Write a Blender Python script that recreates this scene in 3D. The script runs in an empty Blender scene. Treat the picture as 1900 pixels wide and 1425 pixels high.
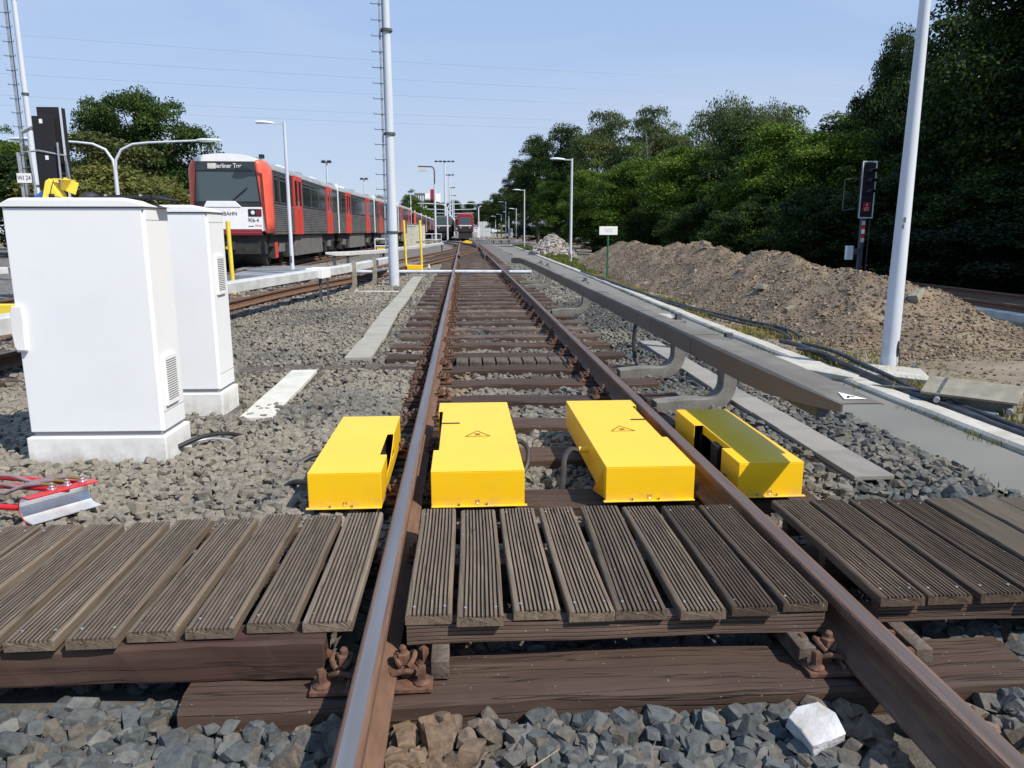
import bpy, math, random
import numpy as np
from mathutils import Vector, Matrix
random.seed(7); RNG = np.random.default_rng(11)
scene = bpy.context.scene
COL = scene.collection
R = math.radians

# ------------------------------------------------------------------ camera, sky, sun, exposure
CAM_Z = 1.17
cam_d = bpy.data.cameras.new('Camera'); cam = bpy.data.objects.new('Camera', cam_d); COL.objects.link(cam)
cam_d.sensor_width = 36; cam_d.lens = 36 * 1400 / 1900.0
cam_d.clip_start = .05; cam_d.clip_end = 3000
YAW, PITCH = R(3.6846), R(11.4869)
_F = Vector((math.sin(YAW) * math.cos(PITCH), math.cos(YAW) * math.cos(PITCH), -math.sin(PITCH)))
_R = Vector((math.cos(YAW), -math.sin(YAW), 0)); _U = _R.cross(_F)
cam.matrix_world = Matrix(((_R.x, _U.x, -_F.x, 0), (_R.y, _U.y, -_F.y, 0), (_R.z, _U.z, -_F.z, CAM_Z), (0, 0, 0, 1)))
scene.camera = cam

def at(px, py, y=None, z=None):
    """survey helper: the point of the site seen at photo pixel px,py at depth y or height z"""
    d = _F * 1400 + _R * (px - 950) - _U * (py - 712.5)
    t = y / d.y if y is not None else (z - CAM_Z) / d.z
    return Vector((0, 0, CAM_Z)) + d * t

SUN_AZ, SUN_EL = R(130), R(48.6)          # clockwise from the track direction (+Y)
world = bpy.data.worlds.new('World'); scene.world = world; world.use_nodes = True
wn = world.node_tree.nodes; wn.clear()
sky = wn.new('ShaderNodeTexSky'); sky.sky_type = 'NISHITA'; sky.sun_disc = False
sky.sun_elevation = SUN_EL; sky.sun_rotation = SUN_AZ
sky.air_density = 1.15; sky.dust_density = 0.15; sky.ozone_density = 3.0; sky.altitude = 20
bg = wn.new('ShaderNodeBackground'); bg.inputs[1].default_value = .10
wo = wn.new('ShaderNodeOutputWorld')

wl = world.node_tree.links.new                       # thin summer haze over the clear sky
tcw = wn.new('ShaderNodeTexCoord'); sxw = wn.new('ShaderNodeSeparateXYZ'); wl(tcw.outputs['Generated'], sxw.inputs[0])
rpw = wn.new('ShaderNodeValToRGB'); e = rpw.color_ramp.elements
e[0].position = 0; e[0].color = (.47, .545, .72, 1); e[1].position = .5; e[1].color = (.235, .44, .79, 1); wl(sxw.outputs['Z'], rpw.inputs[0])
scw = wn.new('ShaderNodeVectorMath'); scw.operation = 'SCALE'; scw.inputs['Scale'].default_value = 10; wl(rpw.outputs[0], scw.inputs[0])
mxw = wn.new('ShaderNodeMix'); mxw.data_type = 'RGBA'; mxw.inputs[0].default_value = .8; wl(sky.outputs[0], mxw.inputs[6]); wl(scw.outputs[0], mxw.inputs[7])
mpw = wn.new('ShaderNodeMapping'); mpw.inputs['Scale'].default_value = (1.2, 2.0, 5.0); mpw.inputs['Rotation'].default_value = (.2, .25, .3); wl(tcw.outputs['Generated'], mpw.inputs[0])
now = wn.new('ShaderNodeTexNoise'); now.inputs['Scale'].default_value = 1.6; now.inputs['Detail'].default_value = 6; now.inputs['Distortion'].default_value = .8; wl(mpw.outputs[0], now.inputs['Vector'])
mcw = wn.new('ShaderNodeMapRange'); mcw.inputs[1].default_value = .42; mcw.inputs[2].default_value = .75; mcw.inputs[4].default_value = .30; wl(now.outputs[0], mcw.inputs[0])
mx2 = wn.new('ShaderNodeMix'); mx2.data_type = 'RGBA'; wl(mcw.outputs[0], mx2.inputs[0]); wl(mxw.outputs[2], mx2.inputs[6]); mx2.inputs[7].default_value = (5.6, 6.1, 7.2, 1)
wl(mx2.outputs[2], bg.inputs[0]); world.node_tree.links.new(bg.outputs[0], wo.inputs[0])
sun_d = bpy.data.lights.new('sun', 'SUN'); sun = bpy.data.objects.new('sun', sun_d); COL.objects.link(sun)
sun_d.energy = 4.9; sun_d.angle = R(.53); sun_d.color = (1, .93, .82)
sd = Vector((math.sin(SUN_AZ) * math.cos(SUN_EL), math.cos(SUN_AZ) * math.cos(SUN_EL), math.sin(SUN_EL)))
sun.rotation_euler = sd.to_track_quat('Z', 'Y').to_euler()
sun.location = (20, -20, 30)
scene.view_settings.view_transform = 'Standard'; scene.view_settings.look = 'None'
scene.view_settings.exposure = 0.25; scene.view_settings.gamma = 1
scene.render.engine = 'CYCLES'

# ------------------------------------------------------------------ materials
def _n(nt, t, **kw):
    n = nt.nodes.new(t)
    for k, v in kw.items(): setattr(n, k, v)
    return n
def mat(name, c, c2=None, rough=.6, metal=0, scale=6, stretch=(1, 1, 1), bump=0, bscale=None, detail=6,
        c3=None, spec=None, coat=0, sharp=(.35, .65), coord='Object', emit=None):
    m = bpy.data.materials.new(name); m.use_nodes = True; nt = m.node_tree
    b = nt.nodes['Principled BSDF']; b.inputs['Roughness'].default_value = rough; b.inputs['Metallic'].default_value = metal
    if spec is not None: b.inputs['Specular IOR Level'].default_value = spec
    if coat: b.inputs['Coat Weight'].default_value = coat
    c = tuple(c) + (1,)
    if c2 is None and not bump:
        b.inputs['Base Color'].default_value = c; return m
    tc = _n(nt, 'ShaderNodeTexCoord'); mp = _n(nt, 'ShaderNodeMapping'); mp.inputs['Scale'].default_value = stretch
    nt.links.new(tc.outputs[coord], mp.inputs[0])
    if c2 is not None:
        no = _n(nt, 'ShaderNodeTexNoise'); no.inputs['Scale'].default_value = scale; no.inputs['Detail'].default_value = detail
        nt.links.new(mp.outputs[0], no.inputs['Vector'])
        cr = _n(nt, 'ShaderNodeValToRGB'); e = cr.color_ramp.elements
        e[0].position, e[1].position = sharp; e[0].color = c; e[1].color = tuple(c2) + (1,)
        if c3 is not None:
            x = cr.color_ramp.elements.new(min(.98, sharp[1] + .14)); x.color = tuple(c3) + (1,)
        nt.links.new(no.outputs[0], cr.inputs[0]); nt.links.new(cr.outputs[0], b.inputs['Base Color'])
    else: b.inputs['Base Color'].default_value = c
    if bump:
        n2 = _n(nt, 'ShaderNodeTexNoise'); n2.inputs['Scale'].default_value = bscale or scale * 3; n2.inputs['Detail'].default_value = 8
        nt.links.new(mp.outputs[0], n2.inputs['Vector'])
        bp = _n(nt, 'ShaderNodeBump'); bp.inputs['Strength'].default_value = bump; bp.inputs['Distance'].default_value = .01
        nt.links.new(n2.outputs[0], bp.inputs['Height']); nt.links.new(bp.outputs[0], b.inputs['Normal'])
    return m

def wood(name, cols, grain=(1, .06, 1), scale=40, rough=.8, bump=.5, crack=.5, dirt=None, spots=None):
    """weathered timber: stretched grain, long cracks, per-object shift"""
    m = bpy.data.materials.new(name); m.use_nodes = True; nt = m.node_tree; L = nt.links.new
    b = nt.nodes['Principled BSDF']; b.inputs['Roughness'].default_value = rough; b.inputs['Specular IOR Level'].default_value = .3
    tc = _n(nt, 'ShaderNodeTexCoord'); oi = _n(nt, 'ShaderNodeObjectInfo')
    ad = _n(nt, 'ShaderNodeVectorMath', operation='MULTIPLY_ADD')
    L(oi.outputs['Random'], ad.inputs[0]); ad.inputs[1].default_value = (17, 31, 7); L(tc.outputs['Object'], ad.inputs[2])
    mp = _n(nt, 'ShaderNodeMapping'); mp.inputs['Scale'].default_value = grain; L(ad.outputs[0], mp.inputs[0])
    n1 = _n(nt, 'ShaderNodeTexNoise'); n1.inputs['Scale'].default_value = scale; n1.inputs['Detail'].default_value = 8
    n1.inputs['Distortion'].default_value = .6; L(mp.outputs[0], n1.inputs['Vector'])
    cr = _n(nt, 'ShaderNodeValToRGB'); e = cr.color_ramp.elements
    e[0].position = .3; e[1].position = .72; e[0].color = cols[0] + (1,); e[1].color = cols[1] + (1,)
    L(n1.outputs[0], cr.inputs[0])
    n3 = _n(nt, 'ShaderNodeTexNoise'); n3.inputs['Scale'].default_value = 3.5; n3.inputs['Detail'].default_value = 5; L(ad.outputs[0], n3.inputs['Vector'])
    mr = _n(nt, 'ShaderNodeMapRange'); mr.inputs[1].default_value = .4; mr.inputs[2].default_value = .68; L(n3.outputs[0], mr.inputs[0])
    mx = _n(nt, 'ShaderNodeMix', data_type='RGBA'); L(mr.outputs[0], mx.inputs[0]); L(cr.outputs[0], mx.inputs[6])
    mx.inputs[7].default_value = (dirt or cols[2]) + (1,)
    # long cracks
    mp2 = _n(nt, 'ShaderNodeMapping'); g2 = tuple(g * (1 if g > .5 else .45) for g in grain); mp2.inputs['Scale'].default_value = g2; L(ad.outputs[0], mp2.inputs[0])
    n4 = _n(nt, 'ShaderNodeTexNoise'); n4.inputs['Scale'].default_value = scale * .6; n4.inputs['Detail'].default_value = 3; L(mp2.outputs[0], n4.inputs['Vector'])
    sb = _n(nt, 'ShaderNodeMath', operation='SUBTRACT'); L(n4.outputs[0], sb.inputs[0]); sb.inputs[1].default_value = .5
    ab = _n(nt, 'ShaderNodeMath', operation='ABSOLUTE'); L(sb.outputs[0], ab.inputs[0])
    cm = _n(nt, 'ShaderNodeMapRange'); cm.inputs[1].default_value = 0; cm.inputs[2].default_value = .018; cm.inputs[3].default_value = crack; cm.inputs[4].default_value = 0
    L(ab.outputs[0], cm.inputs[0])
    m2 = _n(nt, 'ShaderNodeMix', data_type='RGBA'); L(cm.outputs[0], m2.inputs[0]); L(mx.outputs[2], m2.inputs[6]); m2.inputs[7].default_value = (.008, .006, .005, 1)
    out = m2.outputs[2]
    if spots:
        vo = _n(nt, 'ShaderNodeTexNoise'); vo.inputs['Scale'].default_value = 90; vo.inputs['Detail'].default_value = 1; L(ad.outputs[0], vo.inputs['Vector'])
        sm = _n(nt, 'ShaderNodeMapRange'); sm.inputs[1].default_value = .76; sm.inputs[2].default_value = .79; L(vo.outputs[0], sm.inputs[0])
        m3 = _n(nt, 'ShaderNodeMix', data_type='RGBA'); L(sm.outputs[0], m3.inputs[0]); L(out, m3.inputs[6]); m3.inputs[7].default_value = spots + (1,); out = m3.outputs[2]
    vr = _n(nt, 'ShaderNodeMapRange'); vr.inputs[3].default_value = .74; vr.inputs[4].default_value = 1.2; L(oi.outputs['Random'], vr.inputs[0])
    mv = _n(nt, 'ShaderNodeMix', data_type='RGBA', blend_type='MULTIPLY'); mv.inputs[0].default_value = 1; L(out, mv.inputs[6]); L(vr.outputs[0], mv.inputs[7]); out = mv.outputs[2]
    L(out, b.inputs['Base Color'])
    bp = _n(nt, 'ShaderNodeBump'); bp.inputs['Strength'].default_value = bump; bp.inputs['Distance'].default_value = .004
    h = _n(nt, 'ShaderNodeMath', operation='SUBTRACT'); L(n1.outputs[0], h.inputs[0]); L(cm.outputs[0], h.inputs[1])
    L(h.outputs[0], bp.inputs['Height']); L(bp.outputs[0], b.inputs['Normal'])
    return m

def stone_mat(name, cols, rust=False, rough=.85, tint=None):
    m = bpy.data.materials.new(name); m.use_nodes = True; nt = m.node_tree; L = nt.links.new
    b = nt.nodes['Principled BSDF']; b.inputs['Roughness'].default_value = rough; b.inputs['Specular IOR Level'].default_value = .35
    ge = _n(nt, 'ShaderNodeNewGeometry'); cr = _n(nt, 'ShaderNodeValToRGB'); cr.color_ramp.interpolation = 'LINEAR'
    els = cr.color_ramp.elements
    for i, (p, c) in enumerate(cols):
        e = els[i] if i < 2 else els.new(p)
        e.position = p; e.color = c + (1,)
    L(ge.outputs['Random Per Island'], cr.inputs[0])
    tc = _n(nt, 'ShaderNodeTexCoord')
    no = _n(nt, 'ShaderNodeTexNoise'); no.inputs['Scale'].default_value = 45; no.inputs['Detail'].default_value = 6; L(tc.outputs['Object'], no.inputs['Vector'])
    mr = _n(nt, 'ShaderNodeMapRange'); mr.inputs[1].default_value = .3; mr.inputs[2].default_value = .7; mr.inputs[3].default_value = .72; mr.inputs[4].default_value = 1.3; L(no.outputs[0], mr.inputs[0])
    mx = _n(nt, 'ShaderNodeMix', data_type='RGBA', blend_type='MULTIPLY'); mx.inputs[0].default_value = 1
    L(cr.outputs[0], mx.inputs[6]); L(mr.outputs[0], mx.inputs[7]); out = mx.outputs[2]
    if tint:                                   # dusty browner patches of old ballast
        n2 = _n(nt, 'ShaderNodeTexNoise'); n2.inputs['Scale'].default_value = .55; n2.inputs['Detail'].default_value = 4; L(tc.outputs['Object'], n2.inputs['Vector'])
        sx = _n(nt, 'ShaderNodeSeparateXYZ'); L(tc.outputs['Object'], sx.inputs[0])
        # older dusty ballast left of the track beyond the crossing, fresh blue-grey stone in front
        my = _n(nt, 'ShaderNodeMapRange'); my.inputs[1].default_value = 2.2; my.inputs[2].default_value = 3.4; my.inputs[3].default_value = -.25; my.inputs[4].default_value = .14; L(sx.outputs['Y'], my.inputs[0])
        mxx = _n(nt, 'ShaderNodeMapRange'); mxx.inputs[1].default_value = -.5; mxx.inputs[2].default_value = 2.4; mxx.inputs[3].default_value = .0; mxx.inputs[4].default_value = -.22; L(sx.outputs['X'], mxx.inputs[0])
        a1 = _n(nt, 'ShaderNodeMath', operation='ADD'); L(my.outputs[0], a1.inputs[0]); L(mxx.outputs[0], a1.inputs[1])
        a2 = _n(nt, 'ShaderNodeMath', operation='ADD'); L(a1.outputs[0], a2.inputs[0]); L(n2.outputs[0], a2.inputs[1])
        m2 = _n(nt, 'ShaderNodeMapRange'); m2.inputs[1].default_value = .42; m2.inputs[2].default_value = .66; m2.inputs[4].default_value = .8; L(a2.outputs[0], m2.inputs[0])
        c2 = _n(nt, 'ShaderNodeMix', data_type='RGBA'); L(m2.outputs[0], c2.inputs[0]); L(out, c2.inputs[6])
        t2 = _n(nt, 'ShaderNodeMix', data_type='RGBA', blend_type='MULTIPLY'); t2.inputs[0].default_value = 1; t2.inputs[6].default_value = tint + (1,); L(mr.outputs[0], t2.inputs[7])
        L(t2.outputs[2], c2.inputs[7]); out = c2.outputs[2]
    if rust:                                   # brake and rail rust along both rails
        sx = _n(nt, 'ShaderNodeSeparateXYZ'); L(tc.outputs['Object'], sx.inputs[0])
        prev = None
        for rx in (-.277 + .1, 1.23 + .05):
            s = _n(nt, 'ShaderNodeMath', operation='SUBTRACT'); L(sx.outputs['X'], s.inputs[0]); s.inputs[1].default_value = rx
            a = _n(nt, 'ShaderNodeMath', operation='ABSOLUTE'); L(s.outputs[0], a.inputs[0])
            if prev is None: prev = a
            else:
                mn = _n(nt, 'ShaderNodeMath', operation='MINIMUM'); L(prev.outputs[0], mn.inputs[0]); L(a.outputs[0], mn.inputs[1]); prev = mn
        rr = _n(nt, 'ShaderNodeMapRange'); rr.inputs[1].default_value = .08; rr.inputs[2].default_value = .34; rr.inputs[3].default_value = .75; rr.inputs[4].default_value = 0
        L(prev.outputs[0], rr.inputs[0])
        c3 = _n(nt, 'ShaderNodeMix', data_type='RGBA'); L(rr.outputs[0], c3.inputs[0]); L(out, c3.inputs[6])
        t3 = _n(nt, 'ShaderNodeMix', data_type='RGBA', blend_type='MULTIPLY'); t3.inputs[0].default_value = 1; t3.inputs[6].default_value = (.17, .105, .06, 1); L(mr.outputs[0], t3.inputs[7])
        L(t3.outputs[2], c3.inputs[7]); out = c3.outputs[2]
    L(out, b.inputs['Base Color'])
    bp = _n(nt, 'ShaderNodeBump'); bp.inputs['Strength'].default_value = .9; bp.inputs['Distance'].default_value = .006
    L(no.outputs[0], bp.inputs['Height']); L(bp.outputs[0], b.inputs['Normal'])
    return m

def leaf_mat(name, a, c, trans=.35, bright=.72, vary=True):
    m = bpy.data.materials.new(name); m.use_nodes = True; nt = m.node_tree; nt.nodes.clear(); L = nt.links.new
    ge = _n(nt, 'ShaderNodeNewGeometry'); cr = _n(nt, 'ShaderNodeValToRGB'); e = cr.color_ramp.elements
    e[0].position = 0; e[0].color = a + (1,); e[1].position = 1; e[1].color = c + (1,)
    x = e.new(bright); x.color = tuple(p * .62 + q * .38 for p, q in zip(a, c)) + (1,)
    L(ge.outputs['Random Per Island'], cr.inputs[0]); col = cr.outputs[0]
    if vary:
        tc = _n(nt, 'ShaderNodeTexCoord'); no = _n(nt, 'ShaderNodeTexNoise'); no.inputs['Scale'].default_value = .55; no.inputs['Detail'].default_value = 4
        oi = _n(nt, 'ShaderNodeObjectInfo'); ad = _n(nt, 'ShaderNodeVectorMath', operation='MULTIPLY_ADD'); L(oi.outputs['Random'], ad.inputs[0]); ad.inputs[1].default_value = (37, 11, 23); L(tc.outputs['Object'], ad.inputs[2]); L(ad.outputs[0], no.inputs['Vector'])
        rp = _n(nt, 'ShaderNodeValToRGB'); r_ = rp.color_ramp.elements; r_[0].position = .36; r_[0].color = (.55, .62, .60, 1); r_[1].position = .66; r_[1].color = (1.55, 1.35, 1.0, 1); L(no.outputs[0], rp.inputs[0])
        mx = _n(nt, 'ShaderNodeMix', data_type='RGBA', blend_type='MULTIPLY'); mx.inputs[0].default_value = 1; L(col, mx.inputs[6]); L(rp.outputs[0], mx.inputs[7]); col = mx.outputs[2]
    d = _n(nt, 'ShaderNodeBsdfPrincipled'); d.inputs['Roughness'].default_value = .6; d.inputs['Specular IOR Level'].default_value = .22
    t = _n(nt, 'ShaderNodeBsdfTranslucent'); x = _n(nt, 'ShaderNodeMixShader'); x.inputs[0].default_value = trans
    o = _n(nt, 'ShaderNodeOutputMaterial'); L(col, d.inputs['Base Color']); L(col, t.inputs[0])
    L(d.outputs[0], x.inputs[1]); L(t.outputs[0], x.inputs[2]); L(x.outputs[0], o.inputs[0])
    return m

M = {}
M['rust'] = mat('rail_rust', (.115, .058, .034), (.165, .09, .055), rough=.8, scale=30, stretch=(1, .25, 1), bump=.3, bscale=90, c3=(.1, .05, .03))
M['rust_dark'] = mat('fastening_rust', (.075, .036, .024), (.15, .075, .045), rough=.85, scale=45, bump=.12, bscale=160)
M['run'] = mat('worn_rail_head', (.17, .15, .145), (.26, .245, .25), rough=.42, metal=.55, scale=12, stretch=(1, .05, 1), bump=.08, bscale=60)
M['run_rust'] = mat('rusty_rail_head', (.13, .07, .045), (.20, .12, .08), rough=.6, metal=.2, scale=25, stretch=(1, .1, 1), bump=.15, bscale=90)
M['run_dull'] = mat('dull_rail_head', (.14, .09, .07), (.17, .14, .13), rough=.5, metal=.4, scale=14, stretch=(3, .1, 1), bump=.15, bscale=90)
M['plank_grey'] = wood('grooved_plank_grey', [(0.1228, 0.09144, 0.06492), (0.2368, 0.1871, 0.1352), (0.1754, 0.133, 0.0966)], spots=(0.3947, 0.3493, 0.2782))
M['plank_mid'] = wood('grooved_plank_mid', [(0.1026, 0.07344, 0.04988), (0.2106, 0.1612, 0.1118), (0.1404, 0.102, 0.07138)], spots=(0.432, 0.3876, 0.2924))
M['plank_dark'] = wood('grooved_plank_dark', [(0.04725, 0.032, 0.0221), (0.126, 0.09, 0.0612), (0.0735, 0.05, 0.034)], spots=(0.315, 0.3, 0.238))
M['plank_worn'] = wood('worn_plank', [(0.07875, 0.06, 0.044), (0.1365, 0.11, 0.0792), (0.105, 0.085, 0.0616)], bump=.25, crack=.2)
M['joist'] = wood('joist_timber', [(0.0595, 0.0357, 0.0255), (0.1275, 0.085, 0.06375), (0.085, 0.0595, 0.04675)], grain=(.05, 1, 1), spots=(0.34, 0.323, 0.289))
M['beam'] = wood('beam_timber', [(0.03366, 0.01742, 0.01426), (0.08415, 0.05227, 0.03683), (0.0561, 0.02614, 0.02079)], grain=(.05, 1, 1), scale=25)
M['sleeper'] = wood('sleeper_timber', [(0.04701, 0.02684, 0.02001), (0.09477, 0.06166, 0.04468), (0.06444, 0.0399, 0.03001)], grain=(.06, 1, 1), scale=30, bump=.7, crack=.8, spots=(0.2653, 0.2466, 0.2134))
M['sleeper_far'] = wood('sleeper_timber_far', [(0.051, 0.0306, 0.0255), (0.1105, 0.0748, 0.0595), (0.136, 0.1062, 0.085)], grain=(.06, 1, 1), scale=20, bump=.4)
M['endgrain'] = mat('block_timber', (.05, .035, .028), (.14, .11, .085), rough=.9, scale=14, bump=.6, bscale=60)
M['yellow'] = mat('yellow_paint', (.93, .55, .012), (.90, .525, .010), rough=.32, scale=3, bump=.02, bscale=200, spec=.5)
M['yellow_old'] = mat('yellow_paint_old', (.82, .62, .06), (.70, .52, .05), rough=.6, scale=8)
M['black_print'] = mat('black_print', (.03, .012, .005), rough=.6)
M['cab'] = mat('cabinet_grey_white', (.76, .77, .785), (.80, .805, .815), rough=.45, scale=1.5, bump=.015, bscale=300)
M['plinth'] = mat('plinth_white', (.80, .80, .79), (.72, .72, .71), rough=.6, scale=3, bump=.05, bscale=200)
M['seam'] = mat('dark_seam', (.25, .26, .28), rough=.7)
M['black'] = mat('black_rubber', (.012, .012, .014), (.03, .03, .033), rough=.55, scale=10)
M['blackm'] = mat('black_matt', (.01, .01, .012), rough=.7)
M['plastic'] = mat('conduit_black', (.018, .018, .024), (.05, .048, .05), rough=.5, scale=8, bump=.1, bscale=60)
M['paint'] = mat('mast_white', (.60, .63, .68), (.52, .56, .62), rough=.4, scale=2.5, stretch=(3, 3, .3), bump=.02, bscale=80)
M['galv'] = mat('galvanised', (.33, .35, .37), (.45, .47, .49), rough=.45, metal=.5, scale=12)
M['steel'] = mat('dark_steel', (.05, .055, .065), (.09, .095, .105), rough=.6, scale=10)
M['zinc'] = mat('bright_zinc', (.6, .62, .65), rough=.3, metal=.9)
M['brass'] = mat('brass', (.6, .42, .12), rough=.35, metal=.9)
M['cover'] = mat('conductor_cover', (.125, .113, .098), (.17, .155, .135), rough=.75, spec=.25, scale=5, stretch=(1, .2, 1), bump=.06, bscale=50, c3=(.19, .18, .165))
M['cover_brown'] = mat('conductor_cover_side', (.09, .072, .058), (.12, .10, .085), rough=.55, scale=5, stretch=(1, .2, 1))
M['cover_light'] = mat('conductor_cover_light', (.42, .43, .42), (.55, .56, .55), rough=.6, scale=5, c3=(.35, .34, .31))
M['bracket'] = mat('bracket_concrete', (.13, .125, .11), (.20, .19, .165), rough=.85, scale=9, bump=.25, bscale=70)
M['bracket_b'] = mat('bracket_beige', (.20, .18, .135), (.28, .255, .20), rough=.85, scale=9, bump=.2, bscale=70)
M['conc'] = mat('trough_concrete', (.235, .22, .195), (.28, .262, .235), rough=.9, scale=4, bump=.3, bscale=120)
M['conc_beige'] = mat('trough_concrete_beige', (.29, .27, .225), (.35, .325, .275), rough=.9, scale=3, bump=.3, bscale=120)
M['groove'] = mat('groove_dirt', (.03, .022, .016), (.055, .042, .032), rough=.95, scale=20)
M['conc_light'] = mat('trough_concrete_pale', (.50, .48, .42), (.60, .58, .52), rough=.9, scale=5, bump=.2, bscale=120)
M['conc_dark'] = mat('trough_concrete_dark', (.19, .175, .16), (.25, .235, .215), rough=.9, scale=5, bump=.3, bscale=120)
M['kerb'] = mat('kerb_white', (0.40, 0.375, 0.325), (0.49, 0.465, 0.41), rough=.85, scale=4, bump=.3, bscale=90, c3=(0.3024, 0.288, 0.252))
M['asphalt'] = mat('asphalt', (0.1611, 0.1554, 0.14), (0.1855, 0.1785, 0.16), rough=.9, scale=1.3, bump=.35, bscale=300, detail=10, c3=(0.212, 0.2016, 0.18))
M['white'] = mat('white_paint', (.8, .8, .78), rough=.5)
M['whiteblock'] = mat('broken_block', (.33, .31, .28), (.56, .57, .60), rough=.9, scale=7, bump=.5, bscale=60)
M['redtool'] = mat('red_tool_paint', (.62, .02, .025), (.50, .012, .02), rough=.3, scale=12)
M['alu'] = mat('aluminium', (.62, .64, .68), (.75, .77, .80), rough=.35, metal=.5, scale=14)
M['cablemauve'] = mat('clear_cable', (.22, .15, .16), (.30, .22, .23), rough=.35, scale=14)
M['blue'] = mat('blue_cloth', (.02, .06, .25), (.04, .10, .35), rough=.8, scale=20)
M['green'] = mat('green_post', (.012, .12, .06), rough=.5)
M['signred'] = mat('sign_red', (.36, .012, .03), rough=.5)
M['lampglass'] = mat('lamp_glass', (.75, .77, .78), rough=.2)
M['twig'] = mat('dry_twig', (.42, .32, .22), (.3, .2, .12), rough=.8, scale=30)
M['stone'] = stone_mat('ballast_stone', [(0, (0.04602, 0.04966, 0.05017)), (1, (0.1073, 0.09312, 0.07488)), (.25, (0.08821, 0.09467, 0.09585)), (.5, (0.0629, 0.06984, 0.07039)), (.72, (0.1457, 0.142, 0.1273)), (.86, (0.08821, 0.0776, 0.06365))], rust=True, tint=(0.2301, 0.2018, 0.161))
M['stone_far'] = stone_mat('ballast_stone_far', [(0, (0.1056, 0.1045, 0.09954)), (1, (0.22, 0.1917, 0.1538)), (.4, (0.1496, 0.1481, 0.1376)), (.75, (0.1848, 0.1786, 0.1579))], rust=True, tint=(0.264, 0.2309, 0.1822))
M['clod'] = stone_mat('soil_clod', [(0, (0.1358, 0.09898, 0.06463)), (1, (0.3344, 0.2646, 0.1853)), (.5, (0.1829, 0.1363, 0.08934)), (.85, (0.2247, 0.1717, 0.116))])
M['rubble'] = stone_mat('rubble', [(0, (.17, .15, .13)), (1, (.42, .38, .34)), (.5, (.30, .27, .24))])
M['soil'] = mat('heap_soil', (0.1211, 0.08737, 0.05664), (0.2179, 0.1655, 0.1132), rough=.95, scale=1.6, bump=.9, bscale=22, c3=(0.3002, 0.2391, 0.1716), detail=10)
M['ground'] = mat('site_ground', (.15, .12, .085), (.24, .20, .145), rough=.95, scale=1.6, bump=.6, bscale=25, detail=10, c3=(.14, .13, .06))
M['leaf_oak'] = leaf_mat('leaf_dark', (.007, .020, .006), (.075, .14, .026))
M['leaf_mid'] = leaf_mat('leaf_mid', (.016, .042, .006), (.165, .285, .035), bright=.55)
M['leaf_birch'] = leaf_mat('leaf_birch', (.06, .09, .035), (.13, .17, .07))
M['leaf_yellow'] = leaf_mat('leaf_yellowish', (.08, .10, .03), (.18, .19, .07))
M['leaf_soft'] = leaf_mat('leaf_soft', (.018, .045, .012), (.095, .16, .035))
M['leaf_deep'] = leaf_mat('leaf_deep', (.004, .011, .003), (.014, .034, .007), trans=.15)  # near-black leaves: the shade under the canopy is put into the colour
M['bark'] = mat('bark', (.035, .03, .022), (.08, .065, .05), rough=.95, scale=8, stretch=(3, 3, .6), bump=.6, bscale=20)
M['bark_birch'] = mat('birch_bark', (.45, .44, .4), (.12, .11, .1), rough=.9, scale=6, stretch=(.6, .6, 4))
M['weed'] = leaf_mat('weed_blade', (.10, .12, .03), (.33, .27, .13), trans=.3)
M['grass'] = leaf_mat('verge_grass', (.07, .11, .02), (.22, .24, .07), trans=.3)

def grime(m, col, scale, lo, hi, zmax=None, strength=.6):
    nt = M[m].node_tree; L = nt.links.new; b = nt.nodes['Principled BSDF']; src = b.inputs['Base Color'].links[0].from_socket
    tc = _n(nt, 'ShaderNodeTexCoord'); no = _n(nt, 'ShaderNodeTexNoise'); no.inputs['Scale'].default_value = scale; no.inputs['Detail'].default_value = 9; no.inputs['Roughness'].default_value = .65
    oi = _n(nt, 'ShaderNodeObjectInfo'); ad = _n(nt, 'ShaderNodeVectorMath', operation='MULTIPLY_ADD'); L(oi.outputs['Random'], ad.inputs[0]); ad.inputs[1].default_value = (5, 9, 3); L(tc.outputs['Object'], ad.inputs[2]); L(ad.outputs[0], no.inputs['Vector'])
    mr = _n(nt, 'ShaderNodeMapRange'); mr.inputs[1].default_value = lo; mr.inputs[2].default_value = hi; mr.inputs[4].default_value = strength; L(no.outputs[0], mr.inputs[0]); f = mr.outputs[0]
    if zmax is not None:
        sx = _n(nt, 'ShaderNodeSeparateXYZ'); L(tc.outputs['Object'], sx.inputs[0]); m2 = _n(nt, 'ShaderNodeMapRange'); m2.inputs[1].default_value = zmax[0]; m2.inputs[2].default_value = zmax[1]; m2.inputs[3].default_value = 1; m2.inputs[4].default_value = 0; L(sx.outputs['Z'], m2.inputs[0])
        mu = _n(nt, 'ShaderNodeMath', operation='MULTIPLY'); L(f, mu.inputs[0]); L(m2.outputs[0], mu.inputs[1]); f = mu.outputs[0]
    mx = _n(nt, 'ShaderNodeMix', data_type='RGBA'); L(f, mx.inputs[0]); L(src, mx.inputs[6]); mx.inputs[7].default_value = col + (1,); L(mx.outputs[2], b.inputs['Base Color'])
grime('plinth', (.34, .29, .23), 9, .38, .62, (.02, .26), .75)
grime('cab', (.60, .59, .56), 2.5, .5, .75, None, .15)
grime('yellow', (.70, .46, .06), 7, .52, .72, None, .25); grime('yellow', (.40, .30, .16), 14, .40, .6, (0, .05), .55)
grime('asphalt', (.20, .185, .165), .9, .52, .7, None, .5); grime('kerb', (.26, .24, .19), 3, .5, .68, None, .7)
grime('paint', (.36, .33, .28), 5, .45, .65, (0, .5), .6); grime('cover', (.27, .255, .22), 2.2, .5, .7, None, .5)

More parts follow.
